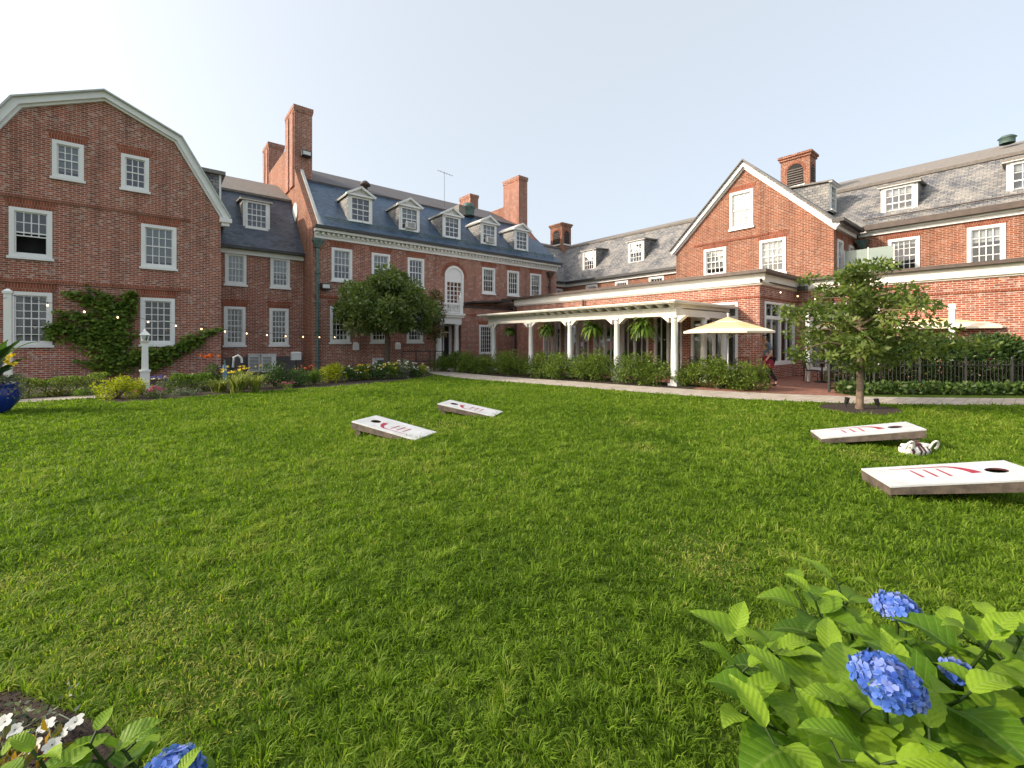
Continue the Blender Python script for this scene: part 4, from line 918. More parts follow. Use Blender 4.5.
# ------------------------------------------------------------------ ivy on the gambrel wall
def ivy():
    rg = np.random.default_rng(31)
    t = thing('ivy', 'fan of green ivy climbing the gambrel wall between the ground floor windows', 'ivy', (-1.1, 21.95, 0))
    strips = [  # polyline in (x, z) on the wall with half widths
        [(-1.0, .3, .5), (-1.0, 1.0, .42), (-.95, 1.8, .48), (-.75, 2.7, .42), (-.55, 3.35, .2)],
        [(-1.0, 1.0, .4), (-1.5, 1.45, .42), (-2.1, 1.9, .45), (-2.6, 2.15, .4), (-2.75, 1.6, .12)],
        [(-1.0, 1.6, .4), (-1.5, 2.2, .3), (-2.1, 2.45, .16), (-2.6, 2.6, .05)],
        [(-.95, 2.2, .45), (-1.4, 2.85, .3), (-1.9, 3.15, .2), (-2.4, 3.2, .07)],
        [(-.9, 2.4, .4), (-1.3, 3.25, .12), (-1.8, 3.45, .05)], [(-.75, 2.6, .35), (-.5, 3.4, .1)],
        [(-.8, .7, .3), (-.2, 1.0, .28), (.6, 1.25, .25), (1.5, 1.7, .22), (2.1, 2.0, .10), (2.35, 2.05, .04)],
        [(-.6, 1.0, .3), (.2, .9, .2), (.9, 1.15, .22), (1.6, 1.5, .1)], [(-.3, .45, .16), (.3, .6, .16), (.7, .75, .05)], [(-1.2, .55, .2), (-1.7, .72, .12), (-2.1, .85, .05)]]
    P = []; T = []
    for st in strips:
        for (x0, z0, w0), (x1, z1, w1) in zip(st[:-1], st[1:]):
            L = math.hypot(x1 - x0, z1 - z0); n = int(L * (w0 + w1) * 430)
            f = rg.random(n); w = w0 + (w1 - w0) * f; nx, nz = -(z1 - z0) / L, (x1 - x0) / L
            o = rg.normal(0, .55, n) * w; o = np.clip(o, -1.15 * w, 1.15 * w)
            P.append(np.stack([x0 + (x1 - x0) * f + nx * o, 22 - rg.uniform(.02, .30, n) * np.clip(1 - np.abs(o) / (w + .05) * .6, .2, 1), z0 + (z1 - z0) * f + nz * o], 1))
            T.append(np.clip(rg.beta(2, 2.6, n) * .8 + .25 * (o / (w + .01)).clip(0, 1), 0, 1))
    P = np.concatenate(P); T = np.concatenate(T); win = ((P[:, 0] > -.38) & (P[:, 0] < .8) & (P[:, 2] > 1.34) & (P[:, 2] < 3.2)) | ((P[:, 0] < -2.85) & (P[:, 2] > 1.3))
    P = P[~win]; T = T[~win]; d = np.tile(np.array([0, -.8, -.55]), (len(P), 1))
    leaves('foliage', P, d, .14, 'leaf_ivy', t, 32, .85, T, jitter=.4, face=(0, -1, .45))
    mb = MB()
    for st in strips: mb.tube([(x, 21.975, z) for x, z, w in st], [.022] * (len(st) - 1) + [.008], 5)
    mb.build('stem', ['bark'], t)
ivy()

# ------------------------------------------------------------------ shrubs and flower bed
def shrub(name, label, x, y, h, w, mat, seed, cat='shrub', leaf=.07, n=1400, group=None, z=0, sy=1.0, upright=.3, stems=True, ncl=26, clump=(.16, .30), aspect=.45, tilt=0):
    rg = np.random.default_rng(seed); t = thing(name, label, cat, (x, y, z), group=group)
    cs = []
    while len(cs) < ncl:
        p = rg.uniform(-1, 1, 3); p[2] = abs(p[2])
        if np.linalg.norm(p) > 1: continue
        cs.append((x + p[0] * w / 2 * .8, y + p[1] * w / 2 * .8 * sy, z + h * (.18 + .72 * p[2])))
    rad = rg.uniform(*clump, ncl) * min(1.2, max(.4, h))
    pos, dr, idx = clumps(rg, np.array(cs), rad, n // ncl, .9, .3); pos[:, 2] = np.maximum(pos[:, 2], z + .02); dr[:, 2] += upright
    ct = rg.beta(2, 2.2, ncl); tone = np.clip(ct[idx] * .4 + rg.beta(2, 2.2, len(pos)) * .6 + (pos[:, 2] - z) / h * 0, 0, 1)
    leaves('foliage', pos, dr, leaf, mat, t, seed + 1, aspect, tone)
    if stems:
        mb = MB()
        for k in range(7):
            c = cs[rg.integers(ncl)]; mb.tube([(x + rg.normal(0, .04), y + rg.normal(0, .04), z - .02), ((x + c[0]) / 2, (y + c[1]) / 2, z + h * .35), c], [.018, .013, .005], 5)
        mb.build('stem', ['bark'], t)
    return t
def blooms(root, pts, size, mat, seed, k=7, flatk=.5):
    """small many-petalled flower heads as one part"""
    rg = np.random.default_rng(seed); P = np.repeat(np.array(pts, float), k, 0); a = rg.uniform(0, 6.283, len(P))
    d = np.stack([np.cos(a), np.sin(a), np.full(len(P), flatk)], 1)
    P = P + rg.normal(0, .012, P.shape); leaves('flower', P, d, size * .72, mat, root, seed, .9, None, jitter=.25, fold=.1)
def arching(name, label, x, y, h, w, mat, seed, n=90, cat='plant', group=None, width=.022, z=0):
    """strap leaves arching out of one crown (day lilies, grasses)"""
    rg = np.random.default_rng(seed); t = thing(name, label, cat, (x, y, z), group=group); V = []; Fc = []; T = []; seg = 5
    for i in range(n):
        a = rg.uniform(0, 6.283); L = w / 2 * rg.uniform(.5, 1.15); H = h * rg.uniform(.65, 1.1); bx, by = x + rg.normal(0, .05), y + rg.normal(0, .05); tn = rg.random()
        for k in range(seg + 1):
            f = k / seg; r = L * f ** 1.1; zz = z + H * (math.sin(min(f * 1.9, 2.75)) if f > 0 else 0) * (1.0 if f < .8 else .92); ww = width * (1 - f * .85) * .5
            px, py = bx + math.cos(a) * r, by + math.sin(a) * r; V += [(px - math.sin(a) * ww, py + math.cos(a) * ww, zz), (px + math.sin(a) * ww, py - math.cos(a) * ww, zz)]; T += [tn, tn]
        b0 = i * (seg + 1) * 2
        for k in range(seg): Fc.append((b0 + 2 * k, b0 + 2 * k + 1, b0 + 2 * k + 3, b0 + 2 * k + 2))
    rawmesh('foliage', V, np.array(Fc), mat, t, T, smooth=True); return t
def at(px, d): k = (px - 512) / 437; return d * (SN + k * CS), d * (CS - k * SN)     # bearing and distance, used to read the bed plan off the survey

# row along the pergola
ORD = ['first', 'second', 'third', 'fourth', 'fifth', 'sixth', 'seventh', 'eighth', 'ninth', 'tenth', 'eleventh', 'twelfth', 'thirteenth', 'fourteenth', 'fifteenth', 'sixteenth']
row = [(442, 21.5, .95), (455, 21.3, 1.05), (470, 20.6, 1.1), (483, 20.0, .95), (504, 19.4, 1.2), (518, 19.0, 1.1), (543, 17.9, 1.05), (557, 17.5, 1.1), (584, 16.9, 1.15), (600, 16.6, 1.25), (634, 15.4, 1.2), (650, 15.2, 1.15), (688, 14.6, 1.0), (717, 13.9, 1.15), (746, 13.6, 1.0)]
rgs = random.Random(4)
for i, (px, d, h) in enumerate(row):
    x, y = at(px, d)
    shrub('shrub', 'leafy green shrub, %s from the portico end in the row along the pergola' % ORD[i], x, y, h * .95, 1.4 + .35 * rgs.random(), 'leaf_shrub', 100 + i, leaf=.085, n=2500, group='shrubs in a row along the pergola', ncl=36)

# left flower bed
def low_hedge(name, label, p, q, h, w, mat, seed, leaf=.05, dens=2600, cat='hedge', root_z=0):
    rg = np.random.default_rng(seed); p, q = np.array(p, float), np.array(q, float); L = np.linalg.norm(q - p); d = (q - p) / L; nrm = np.array((-d[1], d[0]))
    t = thing(name, label, cat, ((p[0] + q[0]) / 2, (p[1] + q[1]) / 2, 0)); n = int(dens * L)
    u = rg.random(n) * L; a = rg.uniform(-.15, math.pi + .15, n); r = rg.uniform(.75, 1.05, n) * (1 + .09 * np.sin(u * 3.1) + .07 * np.sin(u * 7.7 + 1) + .04 * np.sin(u * 17))
    ca, sa = np.cos(a), np.sin(a); sq = 1 / np.maximum(np.abs(ca) ** 3 + np.abs(sa) ** 3, .35) ** .33
    off = ca * r * sq * w / 2; zz = root_z + np.maximum(.03, sa * r * sq * (h - root_z))
    pos = np.stack([p[0] + d[0] * u + nrm[0] * off, p[1] + d[1] * u + nrm[1] * off, zz], 1)
    dr = np.stack([nrm[0] * ca, nrm[1] * ca, sa + .25], 1)
    leaves('foliage', pos, dr, leaf, mat, t, seed + 1, .5, None, jitter=.6)
    mb = MB()
    for k in range(int(L / .3)): c = p + d * (k + .5) * .3; mb.tube([(c[0], c[1], -.02), (c[0] + .05, c[1] + .03, h * .5), (c[0] - .03, c[1] + .06, h * .85)], [.022, .016, .007], 5)
    mb.build('stem', ['bark'], t); return t
low_hedge('hedge', 'low dark green hedge along the foot of the gambrel wall behind the side path', (-3.6, 17.25), (-1.0, 17.6), .5, .7, 'leaf_shrub', 201)
low_hedge('hedge', 'low feathery green hedge at the bed between the lamp post and the striped day lilies', at(172, 13.1), at(212, 13.4), .46, .6, 'leaf_fern', 203, leaf=.06)
shrub('golden_shrub', 'wide yellow-green shrub beside the white lamp post', *at(117, 11.5), .62, 1.15, 'leaf_lime', 210, leaf=.07, n=1500, ncl=24)
shrub('golden_shrub', 'smaller yellow-green shrub squeezed behind the lamp post foot', *at(140, 12.2), .5, .6, 'leaf_lime', 211, leaf=.06, n=600, ncl=14)
shrub('golden_shrub', 'bright golden shrub near the green downspout', *at(332, 15.9), .85, 1.0, 'leaf_lime', 212, leaf=.07, n=1700, ncl=26)
shrub('golden_shrub', 'little lime-coloured shrub at the bed end near the railing', *at(421, 18.8), .5, .6, 'leaf_lime', 213, leaf=.06, n=600, ncl=14)
t = shrub('flower_clump', 'pink and magenta flowers in front of the white lamp post', *at(157, 11.6), .26, .55, 'leaf_dark', 220, 'flowers', .05, 450, ncl=12, stems=False)
rg = np.random.default_rng(1); x, y = at(157, 11.5); blooms(t, [(x + rg.normal(0, .16), y + rg.normal(0, .12), .2 + rg.random() * .1) for _ in range(22)], .05, 'petal_pink', 221)
t = shrub('flower_clump', 'white and violet flowering clump just past the lamp post', *at(166, 13.0), .42, .6, 'leaf_silver', 222, 'flowers', .05, 600, ncl=14, stems=False)
x, y = at(161, 12.9); blooms(t, [(x + rg.normal(0, .12), y + rg.normal(0, .1), .38 + rg.random() * .12) for _ in range(10)], .06, 'petal_violet', 223)
blooms(t, [(x + .2 + rg.normal(0, .16), y + rg.normal(0, .1), .36 + rg.random() * .12) for _ in range(10)], .06, 'petal_white', 224)
shrub('lavender', 'flat silvery grey mound at the lawn edge right of the lamp post', *at(188, 12.4), .16, .85, 'leaf_silver', 225, 'plant', .05, 900, ncl=16, stems=False)
t = shrub('lily', 'tall orange lily standing against the gambrel wall corner', *at(212, 15), .75, .55, 'leaf_hedge', 226, 'flowers', .10, 500, ncl=12)
x, y = at(211, 15); blooms(t, [(x + rg.normal(0, .13), y + rg.normal(0, .1), .93 + rg.random() * .12) for _ in range(12)], .11, 'petal_orange', 227)
for i, (px, d, h, lb) in enumerate(((220, 12.9, .42, 'small striped day lily at the left of its group, next to the feathery hedge'), (236, 12.7, .55, 'large striped day lily with yellow-edged leaves arching over the lawn edge'), (255, 13.0, .55, 'striped day lily beside the dark bushy shrub'), (243, 13.7, .62, 'yellow-flowered day lily at the back of its group, before the condensers'))):
    t = arching('day_lily', lb, *at(px, d), h, 1.15, 'leaf_stripe', 230 + i, 130, group='day lilies in the flower bed', width=.035)
    if i in (1, 3):
        x, y = at(px, d); blooms(t, [(x + rg.normal(0, .3), y + rg.normal(0, .15), h + rg.random() * .15) for _ in range(9)], .075, 'petal_yellow', 240 + i)
shrub('bush', 'dark bushy shrub right of the striped day lilies', *at(274, 14.3), .82, .8, 'leaf_hedge', 250, leaf=.07, n=1500)
shrub('bush', 'green rounded bush between the pale rock and the golden shrub', *at(297, 14.6), .62, .95, 'leaf_hedge', 251, leaf=.07, n=1300)
t = shrub('bush', 'loose olive bush with orange flowers left of the bright golden shrub', *at(314, 15.2), .58, .8, 'leaf_fern', 252, leaf=.07, n=900)
x, y = at(308, 15.1); blooms(t, [(x + rg.normal(0, .2), y + rg.normal(0, .15), .55 + rg.random() * .12) for _ in range(9)], .06, 'petal_orange', 253)
t = shrub('flower_clump', 'pink flowers at the lawn edge below the pale rock', *at(289, 14.0), .2, .7, 'leaf_dark', 254, 'flowers', .05, 350, ncl=10, stems=False)
x, y = at(289, 13.9); blooms(t, [(x + rg.normal(0, .2), y + rg.normal(0, .08), .15 + rg.random() * .08) for _ in range(16)], .05, 'petal_pink', 255)
bl = [(350, 16.6, .55, 'petal_white', 'mixed bush right of the bright golden shrub'), (363, 16.9, .6, 'petal_yellow', 'bush with yellow flowers left of the shade tree trunk'), (377, 17.2, .65, 'petal_white', 'white flowering bush in front of the shade tree trunk'), (391, 17.4, .68, 'petal_yellow', 'leafy bush with pale flowers just right of the shade tree trunk'), (404, 17.9, .72, 'petal_white', 'bluish leafy bush of white flowers before the railing'), (413, 18.3, .6, 'petal_white', 'last white flowering bush at the bed end')]
for i, (px, d, h, pm, lb) in enumerate(bl):
    t = shrub('flowering_bush', lb, *at(px, d), h, .95, ('leaf_hedge', 'leaf_shrub', 'leaf_hedge', 'leaf_shrub', 'leaf_silver', 'leaf_hedge')[i], 260 + i, leaf=.09, n=900, group='flowering bushes under the shade tree')
    x, y = at(px, d - .25); blooms(t, [(x + rg.normal(0, .26), y + rg.normal(0, .2), h * rg.uniform(.55, 1.05)) for _ in range(11)], .07, pm, 270 + i)
for i, (px, d, lb, mt) in enumerate(((83, 12.0, 'low leafy clump at the hedge foot near the golden shrub', 'leaf_fern'), (58, 12.0, 'small yellow flowered clump at the hedge foot', 'leaf_croton'))):
    shrub('bedding_plant', lb, *at(px, d), .2, .5, mt, 280 + i, 'plant', .06, 260, ncl=10, stems=False)
# rock
def rock(label, x, y, s_, seed):
    bm = bmesh.new(); bmesh.ops.create_icosphere(bm, subdivisions=2, radius=1); rr = random.Random(seed)
    for v in bm.verts: v.co = Vector((v.co.x * s_, v.co.y * s_ * .8, max(v.co.z, -.3) * s_ * .8 + s_ * .2)) * rr.uniform(.82, 1.12)
    me = bpy.data.meshes.new('rock'); bm.to_mesh(me); bm.free(); me.materials.append(M['terrazzo_rock']); o = bpy.data.objects.new('rock', me); COL.objects.link(o); o.location = (x, y, 0); tag(o, label, 'rock')
rock('pale beige rock in the flower bed between two dark bushes', *at(284, 14.8), .3, 3)
# hedge on the right, ground cover at its foot
low_hedge('hedge', 'tall dense green hedge behind the black iron fence', (16.55, 4.0), (23.2, -2.0), 1.48, 1.1, 'leaf_hedge', 301, leaf=.12, dens=3400, root_z=.22)
rg = np.random.default_rng(302); n = 2600; f = rg.random(n); o_ = rg.normal(0, .14, n)
P = np.stack([15.3 + 6.2 * f + o_ * .68, 3.75 - 5.7 * f + o_ * .73, rg.uniform(.03, .3, n)], 1)
leaves('ground_cover', P, np.tile(np.array([-.3, -.3, .5]), (n, 1)), .13, 'leaf_hedge', None, 303, .6, np.clip(rg.beta(2.4, 2, n) + .1, 0, 1), origin=(18, 1, 0)); o = bpy.data.objects['ground_cover']; tag(o, 'low leafy plants at the foot of the iron fence', kind='stuff')

# ------------------------------------------------------------------ iron fence and railing
def iron_fence(label, pts, h, step=.11, post=1.6):
    t = thing('iron_fence', label, 'fence', (pts[0][0], pts[0][1], 0)); k = 0
    rails = MB(); bars = MB()
    for p, q in zip(pts[:-1], pts[1:]):
        p, q = Vector((*p, 0)), Vector((*q, 0)); L = (q - p).length; d = (q - p) / L
        for z in (.12, h - .14): rails.beam(p + Vector((0, 0, z)), q + Vector((0, 0, z)), .03, .03)
        n = int(L / step)
        for i in range(n): c = p + d * (i + .5) * L / n; bars.beam(c + Vector((0, 0, .05)), c + Vector((0, 0, h)), .014, .014, up=(1, 0, 0))
        m_ = int(L / post) + 1
        for i in range(m_): c = p + d * i * L / max(1, m_ - 0) ; b_ = MB(); b_.beam(c, c + Vector((0, 0, h + .06)), .05, .05, up=(1, 0, 0)); b_.lathe((c.x, c.y, h + .06), [(.04, 0), (.04, .03), (0, .07)], 8); b_.build('post', ['black_iron'], t)
    rails.build('rail', ['black_iron'], t); bars.build('bar_panel', ['black_iron'], t)
iron_fence('black iron fence running along the path in front of the tall hedge', [(15.45, 3.98), (19.3, .52), (22.5, -2.4)], .95)
t = thing('handrail', 'dark handrail on posts by the bed end near the portico', 'railing', (10.6, 20.5, 0))
mb = MB(); a, b_ = Vector((10.0, 21.0, 0)), Vector((12.0, 20.2, 0))
for z in (.45, .95): mb.tube([a + Vector((0, 0, z)), b_ + Vector((0, 0, z))], .025, 8)
mb.build('rail', ['dark_metal'], t)
for i in range(4): c = a.lerp(b_, i / 3); mb = MB(); mb.tube([c, c + Vector((0, 0, .95))], .025, 8); mb.build('post', ['dark_metal'], t)

# ------------------------------------------------------------------ lamp post, white post with string lights
lx, ly = at(145, 13.4)
t = thing('lamp_post', 'white square lamp post with a small lantern standing in the flower bed', 'lamp post', (lx, ly, 0))
def sq(mb, x, y, prof, mat=0):
    for (r0, z0), (r1, z1) in zip(prof[:-1], prof[1:]):
        if z1 > z0 or r0 != r1: mb.prism([(x - r0, y - r0, z0), (x + r0, y - r0, z0), (x + r0, y + r0, z0), (x - r0, y + r0, z0)], [(x - r1, y - r1, z1), (x + r1, y - r1, z1), (x + r1, y + r1, z1), (x - r1, y + r1, z1)], mat)
mb = MB(); sq(mb, lx, ly, [(.16, 0), (.12, .14)]); sq(mb, lx, ly, [(.115, .141), (.115, .58)]); sq(mb, lx, ly, [(.14, .581), (.14, .63)]); sq(mb, lx, ly, [(.085, .631), (.075, 1.45)]); sq(mb, lx, ly, [(.075, 1.451), (.13, 1.52)]); mb.build('post', ['white_paint'], t)
mb = MB(); sq(mb, lx, ly, [(.06, 1.521), (.10, 1.70)], 1)
for sx in (-1, 1):
    for sy in (-1, 1): mb.beam((lx + sx * .062, ly + sy * .062, 1.52), (lx + sx * .102, ly + sy * .102, 1.71), .018, .018)
sq(mb, lx, ly, [(.14, 1.701), (.03, 1.83)]); mb.lathe((lx, ly, 1.83), [(.03, 0), (.03, .03), (0, .07)], 8); mb.build('lantern', ['white_paint', 'glass'], t)

wx_, wy_ = at(8, 11.0)
t = thing('post', 'tall white square post at the gambrel wall window, holding string lights', 'post', (wx_, wy_, 0))
mb = MB(); sq(mb, wx_, wy_, [(.068, 0), (.068, 2.72)]); mb.build('shaft', ['white_paint'], t); mb = MB(); sq(mb, wx_, wy_, [(.09, 2.721), (.09, 2.78)]); sq(mb, wx_, wy_, [(.08, 2.781), (.02, 2.84)]); mb.build('cap', ['white_paint'], t)
def string_lights(label, p, q, n, sag, start=0.03):
    p, q = Vector(p), Vector(q); t = thing('string_lights', label, 'lights', p)
    f_ = lambda f: p.lerp(q, f) - Vector((0, 0, 4 * sag * f * (1 - f)))
    mb = MB(); mb.tube([f_(i / 40) for i in range(41)], .006, 5); mb.build('cable', ['black_iron'], t)
    for i in range(n):
        c = f_(start + (1 - start) * (i + .5) / n); b_ = MB(); b_.lathe((c.x, c.y, c.z - .13), [(0, .025), (.018, .03), (.023, .045), (.018, .068), (.012, .085)], 10, 0); b_.tube([(c.x, c.y, c.z - .06), (c.x, c.y, c.z)], .015, 6, 1); b_.build('bulb', ['bulb_lit', 'black_iron'], t)
tx_, ty_ = at(342, 19)
string_lights('glowing string lights hanging from the tall white post to the shade tree', (wx_ + .05, wy_, 2.68), (tx_, ty_, 1.75), 13, .28)
string_lights('short run of string lights drooping from the tall white post away from the walls', (wx_, wy_ - .05, 2.62), (wx_ - 1.4, wy_ - 1.6, 2.2), 6, .1)
string_lights('string lights strung over the terrace from dining room to white pole', (17.45, 6.4, 3.5), at(952, 15) + (2.72,), 10, .25)

# ------------------------------------------------------------------ equipment at the walls
for i, (px, lb) in enumerate(((255, 'grey air conditioning condenser against the link wall, left one of two'), (268, 'grey air conditioning condenser against the link wall, right one of two'))):
    x, y = at(px, 20.6); t = thing('condenser', lb, 'condenser', (x, y, 0), group='condensers at the link wall')
    mb = MB(); mb.box((x - .3, y - .22, .05), (x + .3, y + .22, .86)); mb.box((x - .33, y - .25, .86), (x + .33, y + .25, .9)); mb.build('case', ['ac_metal'], t)
    mb = MB()
    for k in range(10): mb.box((x - .26, y - .235, .14 + k * .065), (x + .1, y - .222, .165 + k * .065))
    mb.build('grille', ['dark_metal'], t)
    mb = MB(); mb.box((x - .28, y - .2, 0), (x - .2, y + .2, .05)); mb.box((x + .2, y - .2, 0), (x + .28, y + .2, .05)); mb.build('foot', ['dark_metal'], t)
x, y = at(296, 20.4); t = thing('utility_box', 'small pale utility box on a stake near the link wall corner', 'utility box', (x, y, 0))
mb = MB(); mb.box((x - .2, y - .12, .62), (x + .2, y + .12, .92)); mb.prism([(x - .22, y - .14, .92), (x + .22, y - .14, .92), (x + .22, y + .14, .92), (x - .22, y + .14, .92)], [(x - .16, y - .1, 1.0), (x + .16, y - .1, 1.0), (x + .16, y + .1, 1.0), (x - .16, y + .1, 1.0)]); mb.build('case', ['ac_metal'], t); mb = MB(); mb.beam((x, y, 0), (x, y, .62), .07, .07, up=(1, 0, 0)); mb.build('stake', ['dark_metal'], t)
x, y = at(231, 15.2); t = thing('hose_stand', 'dark hose stand with a pale hooked pipe behind the day lilies', 'hose stand', (x, y, 0))
mb = MB(); mb.beam((x, y, 0), (x, y, .95), .10, .10, up=(1, 0, 0)); mb.build('post', ['black_iron'], t); mb = MB(); mb.tube([(x + .05, y - .06, .6), (x + .08, y - .06, .95), (x + .2, y - .06, 1.02), (x + .3, y - .06, .92), (x + .32, y - .06, .75)], .04, 8); mb.build('pipe', ['ac_metal'], t)
x, y = at(225, 15.0); t = thing('standpipe', 'small blue standpipe standing left of the hose stand', 'pipe', (x, y, 0)); mb = MB(); mb.tube([(x, y, 0), (x, y, .7)], .07, 10); mb.build('pipe', ['pipe_blue'], t); mb = MB(); mb.tube([(x, y, .7), (x, y, .86)], .03, 8); mb.build('tap', ['copper_green'], t)

# ------------------------------------------------------------------ blue pot with canna
pxx, pyy = at(-11, 9.15)
t = thing('plant_pot', 'glossy blue glazed pot planted with dark canna leaves and trailing grey plants', 'plant pot', (pxx, pyy, 0))
mb = MB(); mb.lathe((pxx, pyy, 0), [(.0, .0), (.24, .0), (.30, .06), (.44, .26), (.47, .38), (.44, .50), (.40, .56), (.43, .60), (.43, .63), (.38, .63), (.37, .56), (0, .56)], 36); mb.build('pot', ['blue_glaze'], t)
rg = np.random.default_rng(77)
def bigleaf(V, Fc, T, UV, base, direc, L, W, droop, tone, side=None, nx=4, ny=8, cup=.25, wave=.03, tipw=1.0, rgx=None):
    """ovate leaf as a grid: rows along the midrib, cupped and drooping"""
    d = Vector(direc).normalized(); up = Vector((0, 0, 1)); s_ = d.cross(up)
    s_ = s_.normalized() if s_.length > .05 else Vector((1, 0, 0))
    if side is not None: s_ = (s_ + Vector(side)).normalized()
    n0 = s_.cross(d).normalized(); b0 = len(V); p = Vector(base); st = L / ny; dd = d.copy(); ph = (rgx.random() * 6.28) if rgx is not None else 0
    for j in range(ny + 1):
        f = j / ny; w = W * .5 * (f ** .68 * (1 - f) ** 1.15 / .312 * (1 + .035 * (1 if j % 2 else -1))) * (1 + .012 * (j % 2)) + .0008
        nn = s_.cross(dd).normalized()
        for i in range(-nx, nx + 1):
            q = i / nx; off = s_ * (q * w) + nn * (cup * abs(q) ** 1.3 * w + wave * L * math.sin(f * 14 + ph + q) * abs(q) ** 2 * .5)
            V.append(tuple(p + off)); T.append(tone); UV.append((q * w / W * 2 * .5, f))
        p = p + dd * st; dd = (dd + Vector((0, 0, -1)) * droop / ny).normalized()
    k = 2 * nx + 1
    for j in range(ny):
        for i in range(2 * nx): a = b0 + j * k + i; Fc.append((a, a + 1, a + k + 1, a + k))
V, Fc, T, UV = [], [], [], []; rr = random.Random(3)
for i in range(26):
    a = rr.uniform(0, 6.28); z = rr.uniform(.55, 1.0); bigleaf(V, Fc, T, UV, (pxx + math.cos(a) * .1, pyy + math.sin(a) * .1, z), (math.cos(a), math.sin(a), rr.uniform(.35, 2.2)), rr.uniform(.55, .85), rr.uniform(.18, .26), rr.uniform(.5, 1.3), rr.random(), rgx=rr)
rawmesh('foliage', V, np.array(Fc), 'leaf_canna', t, T, uv=UV, smooth=True)
mb = MB()
for i in range(6): a = i * 1.05; mb.tube([(pxx + .12 * math.cos(a), pyy + .12 * math.sin(a), .5), (pxx + .1 * math.cos(a), pyy + .1 * math.sin(a), 1.15)], [.02, .012], 6)
mb.build('stem', ['leaf_canna'], t)
ca = at(12, 8.95); blooms(t, [(ca[0] + rg.normal(0, .04), ca[1] + rg.normal(0, .03), 1.12 + rg.normal(0, .04)) for _ in range(6)], .09, 'petal_yellow', 78)
n = 900; a = rg.uniform(0, 6.283, n); r = rg.uniform(.25, .5, n); P = np.stack([pxx + r * np.cos(a), pyy + r * np.sin(a), .66 + .15 * rg.random(n) - (r > .42) * rg.random(n) * .4], 1)
leaves('trailing_plant', P, np.stack([np.cos(a), np.sin(a), np.full(n, -.3)], 1), .06, 'leaf_silver', t, 79, .6)

# ------------------------------------------------------------------ hanging ferns
for i, (y_, r, lb) in enumerate(((16.6, .36, 'small round hanging fern in the pergola bay nearest the portico'), (14.0, .50, 'bushy hanging fern in the second pergola bay from the portico'), (11.4, .52, 'hanging fern in the third pergola bay from the portico'), (9.05, .62, 'largest hanging fern, in the pergola bay nearest the umbrella'))):
    t = thing('hanging_fern', lb, 'hanging plant', (13.6, y_, 2.0), group='ferns hanging in the pergola'); rr = random.Random(40 + i); V, Fc, T = [], [], []
    for k in range(95):
        a = rr.uniform(0, 6.283); el = rr.uniform(-.2, 1.35); L = r * rr.uniform(.7, 1.15); p = Vector((13.6, y_, 2.0)); d = Vector((math.cos(a) * math.cos(el), math.sin(a) * math.cos(el), math.sin(el))); tn = rr.random(); s_ = Vector((-math.sin(a), math.cos(a), 0)); b0 = len(V)
        for j in range(7):
            w = .045 * math.sin(math.pi * min(1, (j + .6) / 6.8)) + .004; V += [tuple(p - s_ * w), tuple(p + s_ * w)]; T += [tn, tn]; p = p + d * L / 5; d = (d + Vector((0, 0, -.42))).normalized()
        for j in range(6): Fc.append((b0 + 2 * j, b0 + 2 * j + 1, b0 + 2 * j + 3, b0 + 2 * j + 2))
    rawmesh('foliage', V, np.array(Fc), 'leaf_fern', t, T)
    mb = MB(); mb.lathe((13.6, y_, 1.82), [(0, 0), (.12, .0), (.19, .16), (.2, .18), (.0, .17)], 14); mb.build('basket', ['bark'], t)
    mb = MB(); 
    for k in range(3): mb.tube([(13.6 + .19 * math.cos(k * 2.1), y_ + .19 * math.sin(k * 2.1), 1.99), (13.6, y_, 2.36)], .006, 4)
    mb.build('chain', ['black_iron'], t)

# ------------------------------------------------------------------ umbrellas
def umbrella(label, x, y, ztop, zedge, half, pole_mat='ac_metal', rz=0.0, canvas=('canvas_yellow', 'canvas_cream')):
    t = thing('patio_umbrella', label, 'umbrella', (x, y, 0), group='umbrellas on the terrace'); mb = MB(); n = 8
    pr = lambda k, r, z: (x + r * math.cos(rz + k * 2 * math.pi / n), y + r * math.sin(rz + k * 2 * math.pi / n), z)
    rs = [.02, .28, .30, .36, .72, .74, .82, 1.0]; zf = lambda r: ztop - (ztop - zedge) * (r ** .92)
    for j in range(7):
        for k in range(n):
            a, b_ = rs[j] * half, rs[j + 1] * half; sag = lambda r: .0
            mb.face([pr(k, a, zf(rs[j])), pr(k + 1, a, zf(rs[j])), pr(k + 1, b_, zf(rs[j + 1])), pr(k, b_, zf(rs[j + 1]))], 1 if j in (1, 2, 4, 6) else 0)
    for k in range(n): mb.face([pr(k, half, zedge), pr(k + 1, half, zedge), pr(k + 1, half * 1.0, zedge - .06), pr(k, half * 1.0, zedge - .06)], 1)
    mb.build('canopy', list(canvas), t)
    mb = MB(); mb.tube([(x, y, 0), (x, y, ztop + .06)], .025, 10); mb.lathe((x, y, ztop + .05), [(.03, 0), (.04, .04), (0, .09)], 8); mb.build('pole', [pole_mat], t)
    mb = MB()
    for k in range(n): mb.beam((x, y, ztop - .03), Vector(pr(k, half * .98, zedge - .015)), .014, .02); mb.beam((x, y, zedge - .25), Vector(pr(k, half * .5, zf(.5) - .03)), .012, .016)
    mb.build('rib', [pole_mat], t); mb = MB(); mb.lathe((x, y, 0), [(0, 0), (.26, 0), (.26, .05), (.06, .09), (.04, .2), (0, .2)], 20); mb.build('base', ['dark_metal'], t)
ux, uy = at(728, 14.4); umbrella('yellow and cream striped umbrella at the pergola corner near the person', ux, uy, 2.32, 1.83, 1.42)
ux, uy = at(942, 16.3); umbrella('yellow and cream umbrella half hidden behind the tall hedge and the white pole', ux, uy, 2.95, 2.0, 2.2)
